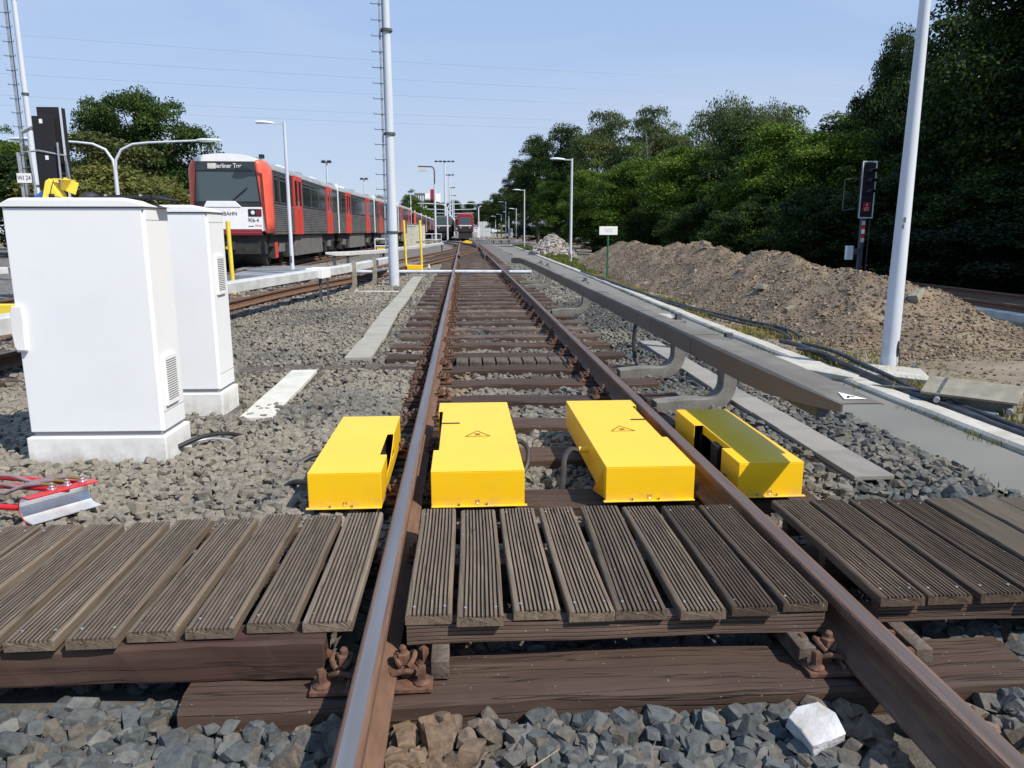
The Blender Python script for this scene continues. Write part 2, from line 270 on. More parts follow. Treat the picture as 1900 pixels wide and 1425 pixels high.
# ------------------------------------------------------------------ mesh builder
class MB:
    def __init__(s): s.v = []; s.f = []; s.m = []
    def add(s, vs, fs, mi=0):
        o = len(s.v); s.v += [tuple(v) for v in vs]; s.f += [tuple(i + o for i in f) for f in fs]
        s.m += (list(mi) if isinstance(mi, (list, tuple)) else [mi] * len(fs)); return s
    def box(s, c, d, rz=0, mi=0, rx=0, ry=0):
        x, y, z = d[0] / 2, d[1] / 2, d[2] / 2
        A = Matrix.Rotation(rz, 3, 'Z') @ Matrix.Rotation(ry, 3, 'Y') @ Matrix.Rotation(rx, 3, 'X'); c = Vector(c)
        vs = [c + A @ Vector((i * x, j * y, k * z)) for i in (-1, 1) for j in (-1, 1) for k in (-1, 1)]
        return s.add(vs, [(0, 1, 3, 2), (4, 6, 7, 5), (0, 4, 5, 1), (2, 3, 7, 6), (0, 2, 6, 4), (1, 5, 7, 3)], mi)
    def bb(s, x0, x1, y0, y1, z0, z1, mi=0): return s.box(((x0 + x1) / 2, (y0 + y1) / 2, (z0 + z1) / 2), (x1 - x0, y1 - y0, z1 - z0), mi=mi)
    def bar(s, p, q, w, h, mi=0):
        p, q = Vector(p), Vector(q); d = (q - p); L = d.length; d.normalize()
        up = Vector((0, 0, 1)) if abs(d.z) < .9 else Vector((0, 1, 0)); a = d.cross(up).normalized(); b = a.cross(d)
        vs = [e + a * (i * w / 2) + b * (j * h / 2) for e in (p, q) for i, j in ((-1, -1), (1, -1), (1, 1), (-1, 1))]
        return s.add(vs, [(3, 2, 1, 0), (4, 5, 6, 7), (0, 1, 5, 4), (1, 2, 6, 5), (2, 3, 7, 6), (3, 0, 4, 7)], mi)
    def tube(s, pts, r, n=8, mi=0, caps=True):
        pts = [Vector(p) for p in pts]; rs = r if isinstance(r, (list, tuple)) else [r] * len(pts); vs = []; fs = []
        ref = None
        for i, p in enumerate(pts):
            d = (pts[min(i + 1, len(pts) - 1)] - pts[max(i - 1, 0)]).normalized()
            if ref is None: ref = Vector((0, 0, 1)) if abs(d.z) < .9 else Vector((1, 0, 0))
            a = d.cross(ref).normalized(); b = a.cross(d); ref = b
            for k in range(n):
                t = 2 * math.pi * k / n; vs.append(p + (a * math.cos(t) + b * math.sin(t)) * rs[i])
        for i in range(len(pts) - 1):
            for k in range(n):
                k2 = (k + 1) % n; fs.append((i * n + k, i * n + k2, (i + 1) * n + k2, (i + 1) * n + k))
        if caps: fs += [tuple(range(n))[::-1], tuple(range((len(pts) - 1) * n, len(pts) * n))]
        return s.add(vs, fs, mi)
    def cyl(s, p, q, r0, r1=None, n=16, mi=0): return s.tube([p, q], [r0, r0 if r1 is None else r1], n, mi)
    def sweep(s, prof, path, mi=0, caps=True, scale=None):
        """closed profile (u right, v up) swept along a mostly horizontal path"""
        n = len(prof); vs = []; fs = []; ms = []; P = [Vector(p) for p in path]
        for i, p in enumerate(P):
            d = (P[min(i + 1, len(P) - 1)] - P[max(i - 1, 0)]).normalized(); r = Vector((d.y, -d.x, 0)).normalized()
            k = scale[i] if scale else (1, 1)
            for u, v in prof: vs.append(p + r * (u * k[0]) + Vector((0, 0, v * k[1])))
        for i in range(len(P) - 1):
            for j in range(n):
                j2 = (j + 1) % n; fs.append((i * n + j, (i + 1) * n + j, (i + 1) * n + j2, i * n + j2)); ms.append(mi[j] if isinstance(mi, (list, tuple)) else mi)
        if caps:
            fs += [tuple(range(n)), tuple(range((len(P) - 1) * n, len(P) * n))[::-1]]; ms += [ms[0]] * 2
        return s.add(vs, fs, ms)
    def prism(s, poly, fn, t0, t1, mi=0):
        """polygon extruded; fn(a, b, t) gives the 3D point"""
        n = len(poly); vs = [fn(a, b, t0) for a, b in poly] + [fn(a, b, t1) for a, b in poly]
        fs = [tuple(range(n))[::-1], tuple(range(n, 2 * n))] + [(i, (i + 1) % n, n + (i + 1) % n, n + i) for i in range(n)]
        return s.add(vs, fs, mi)
    def lathe(s, prof, c=(0, 0, 0), n=16, mi=0):
        vs = []; fs = []; c = Vector(c)
        for r, z in prof:
            for k in range(n):
                t = 2 * math.pi * k / n; vs.append(c + Vector((r * math.cos(t), r * math.sin(t), z)))
        for i in range(len(prof) - 1):
            for k in range(n): fs.append((i * n + k, i * n + (k + 1) % n, (i + 1) * n + (k + 1) % n, (i + 1) * n + k))
        fs += [tuple(range(n))[::-1], tuple(range((len(prof) - 1) * n, len(prof) * n))]
        return s.add(vs, fs, mi)
    def build(s, name, mats, parent=None, smooth=False, bevel=0, loc=None, rz=0):
        me = bpy.data.meshes.new(name); me.from_pydata(s.v, [], s.f)
        for m in (mats if isinstance(mats, (list, tuple)) else [mats]): me.materials.append(M[m] if isinstance(m, str) else m)
        if any(s.m): me.polygons.foreach_set('material_index', s.m)
        import bmesh
        bm = bmesh.new(); bm.from_mesh(me); bmesh.ops.recalc_face_normals(bm, faces=bm.faces[:]); bm.to_mesh(me); bm.free()
        if smooth:
            me.polygons.foreach_set('use_smooth', [True] * len(me.polygons)); me.set_sharp_from_angle(angle=R(38))
        me.update(); o = bpy.data.objects.new(name, me); COL.objects.link(o)
        if parent: o.parent = parent
        if loc is not None: o.location = loc
        o.rotation_euler.z = rz
        if bevel:
            b = o.modifiers.new('Bevel', 'BEVEL'); b.width = bevel; b.segments = 2; b.limit_method = 'ANGLE'; b.angle_limit = R(40)
        return o
def raw_mesh(name, V, F, mats, parent=None, mi=None, loc=None, fn=3):
    """fast numpy mesh: V (n,3), F (m,fn)"""
    me = bpy.data.meshes.new(name); me.vertices.add(len(V)); me.vertices.foreach_set('co', np.ascontiguousarray(V, np.float32).ravel())
    me.loops.add(F.size); me.loops.foreach_set('vertex_index', np.ascontiguousarray(F, np.int32).ravel())
    me.polygons.add(len(F)); me.polygons.foreach_set('loop_start', np.arange(0, F.size, fn, dtype=np.int32))
    me.polygons.foreach_set('loop_total', np.full(len(F), fn, np.int32))
    for m in (mats if isinstance(mats, (list, tuple)) else [mats]): me.materials.append(M[m])
    if mi is not None: me.polygons.foreach_set('material_index', mi)
    me.polygons.foreach_set('use_smooth', np.zeros(len(F), bool))
    me.update(calc_edges=True); me.validate()
    o = bpy.data.objects.new(name, me); COL.objects.link(o)
    if parent: o.parent = parent
    if loc is not None: o.location = loc
    return o
def tag(o, label=None, cat=None, group=None, kind=None):
    if label: o['label'] = label
    if cat: o['category'] = cat
    if group: o['group'] = group
    if kind: o['kind'] = kind
    return o
def thing(name, loc, label, cat, group=None, rz=0):
    o = bpy.data.objects.new(name, None); COL.objects.link(o); o.location = loc; o.rotation_euler.z = rz
    o.empty_display_size = .1
    return tag(o, label, cat, group)
def copy_tree(o, parent=None):
    c = o.copy(); COL.objects.link(c)
    if parent: c.parent = parent
    for ch in [x for x in bpy.data.objects if x.parent == o]: copy_tree(ch, c)
    return c
def text(name, body, size, mtl, parent, loc, rot, depth=.001, ax='CENTER', ssx=1.0, bold=0):
    cu = bpy.data.curves.new(name, 'FONT'); cu.body = body; cu.size = size; cu.align_x = ax; cu.align_y = 'CENTER'; cu.extrude = depth
    cu.offset = bold
    t = bpy.data.objects.new(name, cu); COL.objects.link(t)
    dg = bpy.context.evaluated_depsgraph_get(); dg.update()
    me = bpy.data.meshes.new_from_object(t.evaluated_get(dg)); bpy.data.objects.remove(t); bpy.data.curves.remove(cu)
    me.materials.clear(); me.materials.append(M[mtl]); me.name = name
    o = bpy.data.objects.new(name, me); COL.objects.link(o); o.parent = parent; o.location = loc; o.rotation_euler = rot; o.scale = (ssx, 1, 1)
    return o
def vnoise(x, y, seed=0):
    def h(i, j):
        n = (i * 374761393 + j * 668265263 + seed * 1274126177) & 0xffffffff
        n = ((n ^ (n >> 13)) * 1103515245) & 0xffffffff
        return ((n ^ (n >> 16)) & 0xffff) / 65535.0
    x0 = np.floor(x).astype(np.int64); y0 = np.floor(y).astype(np.int64); fx = x - x0; fy = y - y0
    fx = fx * fx * (3 - 2 * fx); fy = fy * fy * (3 - 2 * fy)
    return (h(x0, y0) * (1 - fx) + h(x0 + 1, y0) * fx) * (1 - fy) + (h(x0, y0 + 1) * (1 - fx) + h(x0 + 1, y0 + 1) * fx) * fy
def fbm(x, y, o=4, seed=0):
    t = 0; a = .5
    for i in range(o): t = t + a * (vnoise(x * 2 ** i, y * 2 ** i, seed + i) - .5); a *= .5
    return t
def rocks(protos, P, S, flat=.75):
    """merge convex stones at P (n,3) with sizes S (n)"""
    n = len(P); a = RNG.random((n, 3)) * 2 * np.pi
    ca, sa, cb, sb, cc, sc = np.cos(a[:, 0]), np.sin(a[:, 0]), np.cos(a[:, 1]), np.sin(a[:, 1]), np.cos(a[:, 2]), np.sin(a[:, 2])
    Rm = np.stack([np.stack([ca * cb, ca * sb * sc - sa * cc, ca * sb * cc + sa * sc], 1), np.stack([sa * cb, sa * sb * sc + ca * cc, sa * sb * cc - ca * sc], 1), np.stack([-sb, cb * sc, cb * cc], 1)], 1)
    pid = RNG.integers(0, len(protos), n); Vs = []; Fs = []; off = 0
    for k, (pv, pf) in enumerate(protos):
        I = np.where(pid == k)[0]
        if not len(I): continue
        V = np.einsum('nij,vj->nvi', Rm[I], pv) * S[I][:, None, None]; V[:, :, 2] *= flat; V += P[I][:, None, :]
        F = pf[None] + (np.arange(len(I)) * len(pv))[:, None, None] + off
        Vs.append(V.reshape(-1, 3)); Fs.append(F.reshape(-1, 3)); off += len(I) * len(pv)
    return np.concatenate(Vs), np.concatenate(Fs)
def rock_protos(k, npt, seed):
    """broken stone: a skewed block with chopped corners"""
    import bmesh
    rg = random.Random(seed); out = []
    for _ in range(k):
        bm = bmesh.new(); s = (1, rg.uniform(.62, .95), rg.uniform(.5, .85)); sk = [rg.uniform(-.25, .25) for _ in range(3)]
        cut = rg.uniform(.25, .5); P = []
        for a in (-1, 1):
            for b in (-1, 1):
                for c in (-1, 1):
                    q = rg.uniform(.15, .62)
                    if npt > 11 and rg.random() < .75: P += [(a * (1 - q), b, c), (a, b * (1 - q), c), (a, b, c * (1 - q * .8))]
                    else: P.append((a * rg.uniform(.6, 1), b * rg.uniform(.6, 1), c * rg.uniform(.6, 1)))
        for x, y, z in P:
            x += rg.uniform(-.13, .13); y += rg.uniform(-.13, .13); z += rg.uniform(-.13, .13); x += sk[0] * y; y += sk[1] * z; z += sk[2] * x
            bm.verts.new((x * s[0] * .42, y * s[1] * .42, z * s[2] * .42))
        bmesh.ops.convex_hull(bm, input=bm.verts)
        loose = [v for v in bm.verts if not v.link_faces]; bmesh.ops.delete(bm, geom=loose, context='VERTS')
        bmesh.ops.triangulate(bm, faces=bm.faces[:]); bm.verts.index_update()
        out.append((np.array([v.co[:] for v in bm.verts]), np.array([[v.index for v in f.verts] for f in bm.faces]))); bm.free()
    return out
# ================================================================== GROUND
XL, XR = -.277, 1.23                      # rail centres of the main track
def grid(name, xs, ys, zf, m, **kw):
    X, Y = np.meshgrid(xs, ys); Z = zf(X, Y); V = np.stack([X, Y, Z], -1).reshape(-1, 3); nx = len(xs)
    i = np.arange(len(ys) - 1)[:, None] * nx + np.arange(nx - 1)[None]; F = np.stack([i, i + 1, i + nx + 1, i + nx], -1).reshape(-1, 4)
    o = raw_mesh(name, V, F, m, fn=4); o.data.polygons.foreach_set('use_smooth', [True] * len(F)); return o
gs = grid('ground', np.array([-500, -150, -60, -30, -18, 0, 20, 60, 150, 500.]), np.array([-30, 0, 30, 60, 100, 160, 300, 900.]), lambda x, y: x * 0 - .40, 'ground'); tag(gs, kind='structure')
def gz(x, y):
    z = -.262 + .03 * fbm(x * .9, y * .9, 3, 5)
    z = z + .045 * np.clip((x - 1.9) / .7, 0, 1)                    # shoulder up to the path
    z = z + .03 * np.clip((-x - .9) / 1.0, 0, 1)
    z = z - .05 * np.clip((-x - 5.5) / .8, 0, 1)
    return z
fb = grid('ballast_fines', np.linspace(-8.6, 2.86, 90), np.linspace(-1, 34, 150), lambda x, y: gz(x, y) + .004, 'soil'); tag(fb, kind='structure')
bs = grid('ballast_bed', np.concatenate([np.linspace(-40, -8, 12), np.linspace(-7.6, 2.86, 90)]), np.concatenate([np.linspace(-1, 16, 120), np.linspace(17, 60, 60), np.linspace(65, 300, 20)]), gz, 'stone_bed' if 'stone_bed' in M else 'ground')
tag(bs, kind='structure')
def bed_mat():
    m = bpy.data.materials.new('ballast_bed'); m.use_nodes = True; nt = m.node_tree; L = nt.links.new; b = nt.nodes['Principled BSDF']; b.inputs['Roughness'].default_value = .9
    tc = _n(nt, 'ShaderNodeTexCoord'); vo = _n(nt, 'ShaderNodeTexVoronoi'); vo.inputs['Scale'].default_value = 17; L(tc.outputs['Object'], vo.inputs['Vector'])
    sp = _n(nt, 'ShaderNodeSeparateXYZ'); L(vo.outputs['Color'], sp.inputs[0])
    cr = _n(nt, 'ShaderNodeValToRGB'); e = cr.color_ramp.elements; e[0].color = (.12, .112, .105, 1); e[1].color = (.32, .29, .25, 1); L(sp.outputs[0], cr.inputs[0])
    dm = _n(nt, 'ShaderNodeMapRange'); dm.inputs[1].default_value = .3; dm.inputs[2].default_value = .65; dm.inputs[3].default_value = 1; dm.inputs[4].default_value = .4; L(vo.outputs['Distance'], dm.inputs[0])
    mx = _n(nt, 'ShaderNodeMix', data_type='RGBA', blend_type='MULTIPLY'); mx.inputs[0].default_value = 1; L(cr.outputs[0], mx.inputs[6]); L(dm.outputs[0], mx.inputs[7]); L(mx.outputs[2], b.inputs['Base Color'])
    bp = _n(nt, 'ShaderNodeBump'); bp.invert = True; bp.inputs['Strength'].default_value = .9; bp.inputs['Distance'].default_value = .03; L(vo.outputs['Distance'], bp.inputs['Height']); L(bp.outputs[0], b.inputs['Normal'])
    return m
M['stone_bed'] = bed_mat(); bs.data.materials.clear(); bs.data.materials.append(M['stone_bed'])

def kx(y): return np.interp(y, [-2, 4, 6.6, 11.4, 23, 56, 75, 90], [3.46, 3.48, 3.50, 3.53, 3.80, 4.30, 4.5, 4.6])      # left side of the kerb
ys = np.concatenate([np.linspace(-1, 30, 60), np.linspace(32, 76, 20)])
V = []; 
for y in ys:
    l = 2.86 + .05 * math.sin(y * 2.1) + .03 * math.sin(y * 7.7)
    V += [(l, y, -.212), (float(kx(y)), y, -.203)]
F = [(2 * i, 2 * i + 1, 2 * i + 3, 2 * i + 2) for i in range(len(ys) - 1)]
n0 = len(V); V += [(2.86, 76, -.212), (7.3, 76, -.205), (2.86, 190, -.212), (8.2, 190, -.205)]; F += [(n0, n0 + 1, n0 + 3, n0 + 2)]
pb = MB().add(V, F); po = pb.build('path', 'asphalt'); tag(po, kind='structure')
# white-painted kerb stones, one mesh with thin joints
fm = mat('ballast_fines', (.05, .045, .04), (.12, .105, .088), rough=.95, scale=9, bump=.8, bscale=90, detail=10); fb.data.materials.clear(); fb.data.materials.append(fm)
kb = MB(); y = -.5
while y < 74:
    L_ = 1.0; y1 = y + L_ - .012; j = random.uniform(-.006, .006)
    kb.sweep([(0, -.2), (.19, -.2), (.185, .058 + j), (.17, .07 + j), (.02, .07 + j), (0, .05 + j)], [(float(kx(y)), y, -.225), (float(kx(y1)), y1, -.225)])
    y += L_
ko = kb.build('path_kerb', 'kerb'); tag(ko, kind='structure')
# soil beyond the kerb
def sz(x, y):
    return -.20 + .05 * fbm(x * 1.3, y * 1.3, 4, 9) - .12 * np.clip((x - 6) / 3, 0, 1)
so = grid('soil_verge', np.concatenate([np.linspace(3.3, 9, 60), np.linspace(9.4, 60, 24)]), np.concatenate([np.linspace(-2, 30, 150), np.linspace(31, 230, 60)]), lambda X, Y: sz(X, Y) - .4 * (X < kx(Y) + .12), 'ground'); tag(so, kind='structure')

# ================================================================== RAILS
PROF = [(-.0625, -.149), (.0625, -.149), (.0625, -.139), (.014, -.118), (.008, -.10), (.008, -.047), (.0335, -.037), (.0335, -.007), (.028, -.001),
        (.019, 0), (-.021, 0), (-.028, -.001), (-.0335, -.007), (-.0335, -.037), (-.008, -.047), (-.008, -.10), (-.014, -.118), (-.0625, -.139)]
def rail(path, label, top='run', group=None, edge=None):
    mi = [0] * len(PROF); mi[9] = 1; mi[8] = 2; mi[10] = 2
    b = MB().sweep(PROF, path, mi)
    o = b.build('rail', ['rust', top, 'run_rust'])
    return tag(o, label, 'rail', group)
def line(x0, x1, y0, y1, n): return [(x0 + (x1 - x0) * i / n, y0 + (y1 - y0) * i / n, 0) for i in range(n + 1)]
rail(line(XL, XL, .2, 102, 40), 'left rail of the main track with bluish worn head, running between the yellow boxes')
rail(line(XR, XR, .2, 102, 40), 'right rail of the main track with brown rusty-edged head, beside the third rail', top='run_dull')
def smooth_path(pts, step=1.2):
    P = [Vector((x, y, 0)) for x, y in pts]; out = []
    for i in range(len(P) - 1):
        p0, p1, p2, p3 = P[max(i - 1, 0)], P[i], P[i + 1], P[min(i + 2, len(P) - 1)]
        n = max(2, int((p2 - p1).length / step))
        for k in range(n):
            t = k / n; out.append(.5 * ((2 * p1) + (p2 - p0) * t + (2 * p0 - 5 * p1 + 4 * p2 - p3) * t * t + (3 * p1 - p0 - 3 * p2 + p3) * t ** 3))
    out.append(P[-1]); return [(v.x, v.y, v.z - .004) for v in out]
T2 = [(-5.0, 2.5), (-4.55, 7), (-4.0, 13.2), (-3.55, 16.9), (-2.87, 20.4), (-2.52, 22.4), (-1.91, 26.6), (-1.07, 33), (-.2, 40), (.5, 47), (1.0, 54), (1.17, 61)]
t2n = smooth_path(T2)
def offset(path, d):
    out = []; P = [Vector(p) for p in path]
    for i, p in enumerate(P):
        t = (P[min(i + 1, len(P) - 1)] - P[max(i - 1, 0)]).normalized(); out.append(tuple(p + Vector((t.y, -t.x, 0)) * d))
    return out
rail(t2n, 'near rail of the curving left track, crossing the main left rail at the points', top='run_dull')
rail([p for p in offset(t2n, -1.507) if p[1] < 62][:-3], 'far rail of the curving left track, behind the pale conductor cover', top='run_dull')
TR = [(-6.1, 4), (-6.5, 14), (-6.72, 22.4), (-6.8, 28), (-6.80, 34), (-6.72, 40), (-6.27, 52), (-5.86, 65), (-5.58, 77), (-5.55, 100), (-5.6, 150)]
trn = smooth_path(TR, 3)
rail(trn, 'near rail under the long red and grey train', top='run_dull')
rail(offset(trn, -1.507), 'far rail under the long red and grey train, in its shadow', top='run_dull')
T4 = smooth_path([(1.19, 60), (.9, 68), (.2, 76), (-.7, 84), (-1.7, 92), (-1.95, 105), (-1.95, 128)], 3)
rail(T4, 'right rail of the far branch curving off to the dark train', top='run_dull')
rail(offset(T4, -1.507), 'left rail of the far branch curving off to the dark train', top='run_dull')
# check rail pieces at the points
for s, lb in ((XL + .10, 'short check rail inside the left rail at the points'), (XR - .10, 'short check rail inside the right rail at the points')):
    rail([(s + (.06 if s < 0 else -.06), 37, -.006), (s, 38, -.006), (s, 43, -.006), (s + (.06 if s < 0 else -.06), 44, -.006)], lb, top='run_dull')

# ================================================================== SLEEPERS
def sleeper_mesh(L_, w, h, seed, seg=22):
    rg = random.Random(seed); b = MB(); rows = []
    prof = [(-w / 2, -h), (w / 2, -h), (w / 2, -.012), (w / 2 - .01, 0), (w / 6, .0), (-w / 6, .0), (-w / 2 + .01, 0), (-w / 2, -.012)]
    ph = rg.uniform(0, 9)
    for i in range(seg + 1):
        x = -L_ / 2 + L_ * i / seg
        for u, v in prof:
            dz = (.006 * math.sin(x * 4 + ph) + rg.uniform(-.004, .003)) if v > -.02 else 0
            rows.append((x + (rg.uniform(-.01, .01) if i in (0, seg) else 0), u + rg.uniform(-.003, .003) + .006 * math.sin(x * 3 + ph * 2), v + dz - .003))
    n = len(prof); fs = [(i * n + j, i * n + (j + 1) % n, (i + 1) * n + (j + 1) % n, (i + 1) * n + j) for i in range(seg) for j in range(n)]
    fs += [tuple(range(n))[::-1], tuple(range(seg * n, (seg + 1) * n))]
    b.add(rows, fs); return b
def clamp_mb(s):
    """rail clamp on side s: plate, ring spring, hex nut with bolt end"""
    b = MB(); x = s * .088
    b.box((s * .072, 0, .036), (.05, .07, .012)); b.box((s * .10, 0, .018), (.03, .05, .03))
    b.lathe([(.024, .04), (.024, .046), (.015, .05)], (x, 0, 0), 12)
    b.lathe([(.0225, .052), (.0225, .082), (.018, .086)], (x, 0, 0), 6); b.lathe([(.012, .082), (.012, .10), (.007, .106)], (x, 0, 0), 10)
    ring = [(x + .008 * s + .036 * math.cos(t) * .8, .006 + .038 * math.sin(t), .062 + .012 * math.cos(t * 2)) for t in [k * math.pi / 8 - 1.2 for k in range(15)]]
    b.tube(ring, .0085, 8)
    b.tube([(x - s * .03, -.042, .036), (x + s * .012, -.046, .05), (x + s * .036, -.034, .036), (x + s * .03, -.012, .03)], .0085, 8)
    return b
def screw_mb():
    b = MB(); b.lathe([(.026, 0), (.026, .006), (.019, .012), (.017, .017)], n=12); b.box((0, 0, .034), (.023, .023, .036)); b.box((0, 0, .053), (.017, .017, .006)); return b
def plate_mb(simple=False):
    b = MB(); b.box((0, 0, .006), (.36, .17, .014))
    for s in (-1, 1):
        b.box((s * .068, 0, .02), (.01, .16, .018))
        if simple:
            b.box((s * .09, 0, .035), (.055, .07, .045)); b.cyl((s * .09, 0, .05), (s * .09, 0, .09), .02, n=6)
            for t in (-1, 1): b.cyl((s * .145, t * .05, .012), (s * .145, t * .05, .05), .018, n=6)
    return b
NUM = ['first', 'second', 'third', 'fourth', 'fifth', 'sixth', 'seventh', 'eighth', 'ninth', 'tenth', 'eleventh', 'twelfth', 'thirteenth', 'fourteenth', 'fifteenth', 'sixteenth',
       'seventeenth', 'eighteenth', 'nineteenth', 'twentieth', 'twenty-first', 'twenty-second', 'twenty-third', 'twenty-fourth', 'twenty-fifth', 'twenty-sixth', 'twenty-seventh', 'twenty-eighth', 'twenty-ninth', 'thirtieth',
       'thirty-first', 'thirty-second', 'thirty-third', 'thirty-fourth', 'thirty-fifth', 'thirty-sixth', 'thirty-seventh', 'thirty-eighth', 'thirty-ninth', 'fortieth']
NUM += ['forty-' + n for n in NUM[:9]] + ['fiftieth'] + ['fifty-' + n for n in NUM[:9]] + ['sixtieth']
SG = 'sleepers of the main track'
SLY = [1.97, 2.75, 3.53, 4.31, 5.09, 5.87, 6.57, 7.31, 8.09, 8.87, 9.66, 10.43]
while len(SLY) < 40: SLY.append(SLY[-1] + .78)
def fit_plates(sl, detail):
    for rx in (XL, XR):
        p = plate_mb(not detail).build('baseplate', 'rust_dark', sl, bevel=.002 if detail else 0, loc=(rx - .476, 0, 0))
        if detail:
            for s in (-1, 1):
                clamp_mb(s).build('rail_clamp', 'rust_dark', p, smooth=True)
                for t in (-1, 1): screw_mb().build('coach_screw', 'rust_dark', p, smooth=True, loc=(s * .148, t * .052, .012), rz=random.uniform(0, 1.5))
det = None; simp = None
for k, f in enumerate(SLY):
    L_ = 2.6; h = .16; m = 'sleeper' if k < 9 else 'sleeper_far'
    if k < 4 or (k < 12 and k % 2 == 0):
        o = sleeper_mesh(L_, .26 if k != 7 else .24, h, k).build('sleeper', m, bevel=.004 if k == 0 else 0)
        o.location = (.476 + random.uniform(-.02, .02), f + .13, -.168); src = o
        fit_plates(o, k < 8)
    else:
        o = copy_tree(src if k < 12 else simp or src); o.location = (.476 + random.uniform(-.03, .03), f + .13, -.168 + random.uniform(-.004, .004))
        if k >= 12 and simp is None:
            for c in list(o.children): 
                for g in list(c.children): bpy.data.objects.remove(g)
                bpy.data.objects.remove(c)
            o.data = sleeper_mesh(L_, .25, h, 77, 10).build('tmp', 'sleeper_far').data; bpy.data.objects.remove(bpy.data.objects['tmp'])
            fit_plates(o, False); simp = o
    lb = ['foremost timber sleeper in front of the boarded crossing, with rusty clamps', 'timber sleeper hidden under the boarded crossing, between the deck joists',
          'timber sleeper just behind the boards, carrying the front edges of the yellow boxes', 'timber sleeper crossing under the middle of the yellow boxes',
          'timber sleeper showing between the rear halves of the yellow boxes', 'timber sleeper just behind the two inner yellow boxes'][k] if k < 6 else \
        'dark timber sleeper of the main track, %s beyond the yellow boxes' % NUM[k - 5]
    tag(o, lb, 'sleeper', SG)
# turnout bearers further on: longer, counted from the silver pipe
y = SLY[-1] + .78; k = 0
while y < 78:
    o = simp.copy() if False else None
    b = MB(); wl = -1.3 - .9 * max(0, min(1, (58 - y) / 20)); b.box(((wl + 1.3) / 2 + 0, 0, -.08), (1.3 - wl, .25, .16))
    o = b.build('sleeper', 'sleeper_far'); o.location = (.476, y, -.17)
    tag(o, 'long dark timber bearer under the far points, %s one back from the nearest' % NUM[k], 'sleeper', 'long timbers under the far points'); y += .78; k += 1
# left track sleepers
T2S = offset(t2n, -.7535); acc = 0; last = Vector(T2S[0]); ns = 0; base2 = None
for i in range(1, len(T2S)):
    a, b_ = Vector(T2S[i - 1]), Vector(T2S[i]); d = (b_ - a); seg = d.length; d.normalize(); t = .78 - acc
    while t <= seg:
        p = a + d * t
        if p.y < 27:
            if base2 is None: base2 = sleeper_mesh(2.5, .26, .16, 55, 8).build('sleeper', 'sleeper_far'); o = base2
            else: o = base2.copy(); COL.objects.link(o)
            o.location = (p.x, p.y, -.172); o.rotation_euler.z = -math.atan2(d.x, d.y)
            tag(o, 'brown timber sleeper of the curving left track, %s from its near end' % NUM[ns], 'sleeper', 'sleepers of the curving left track'); ns += 1
        t += .78
    acc = (seg - (t - .78)); 
base3 = None
for k3, y in enumerate(np.arange(19, 46, .78)):
    x = float(np.interp(y, [p[0 + 1] for p in trn], [p[0] for p in trn])) - .7535
    if base3 is None: base3 = sleeper_mesh(2.5, .26, .16, 56, 6).build('sleeper', 'sleeper_far'); o = base3
    else: o = base3.copy(); COL.objects.link(o)
    o.location = (x, y, -.172); tag(o, 'dark timber sleeper of the train track, %s from its near end' % NUM[k3], 'sleeper', 'sleepers under the long train')
# row of small dark blocks (cable crossing) laid across the line
blk = None
def block(x, y, w, d, z, lb, grp, rz=0):
    global blk
    o = MB().box((0, 0, -.05), (w, d, .1)).build('crossing_block', 'conc_dark' if False else 'endgrain', bevel=.006); o.location = (x, y, z); o.rotation_euler.z = rz
    tag(o, lb, 'block', grp)
for i in range(9):
    block(-.02 + i * .142, 8.03 - .06, .125, .36, -.178, 'dark board in the gap between two sleepers, %s from the left rail' % NUM[i], 'dark boards between two sleepers')
for i in range(9):
    block(-.52 - i * .205 - .02 * (i % 2), 7.72 + random.uniform(-.03, .03), .175, .30, -.205 + random.uniform(-.01, .01), 'brown block of the cable crossing left of the track, %s from the left rail' % NUM[i], 'blocks of the cable crossing', random.uniform(-.08, .08))

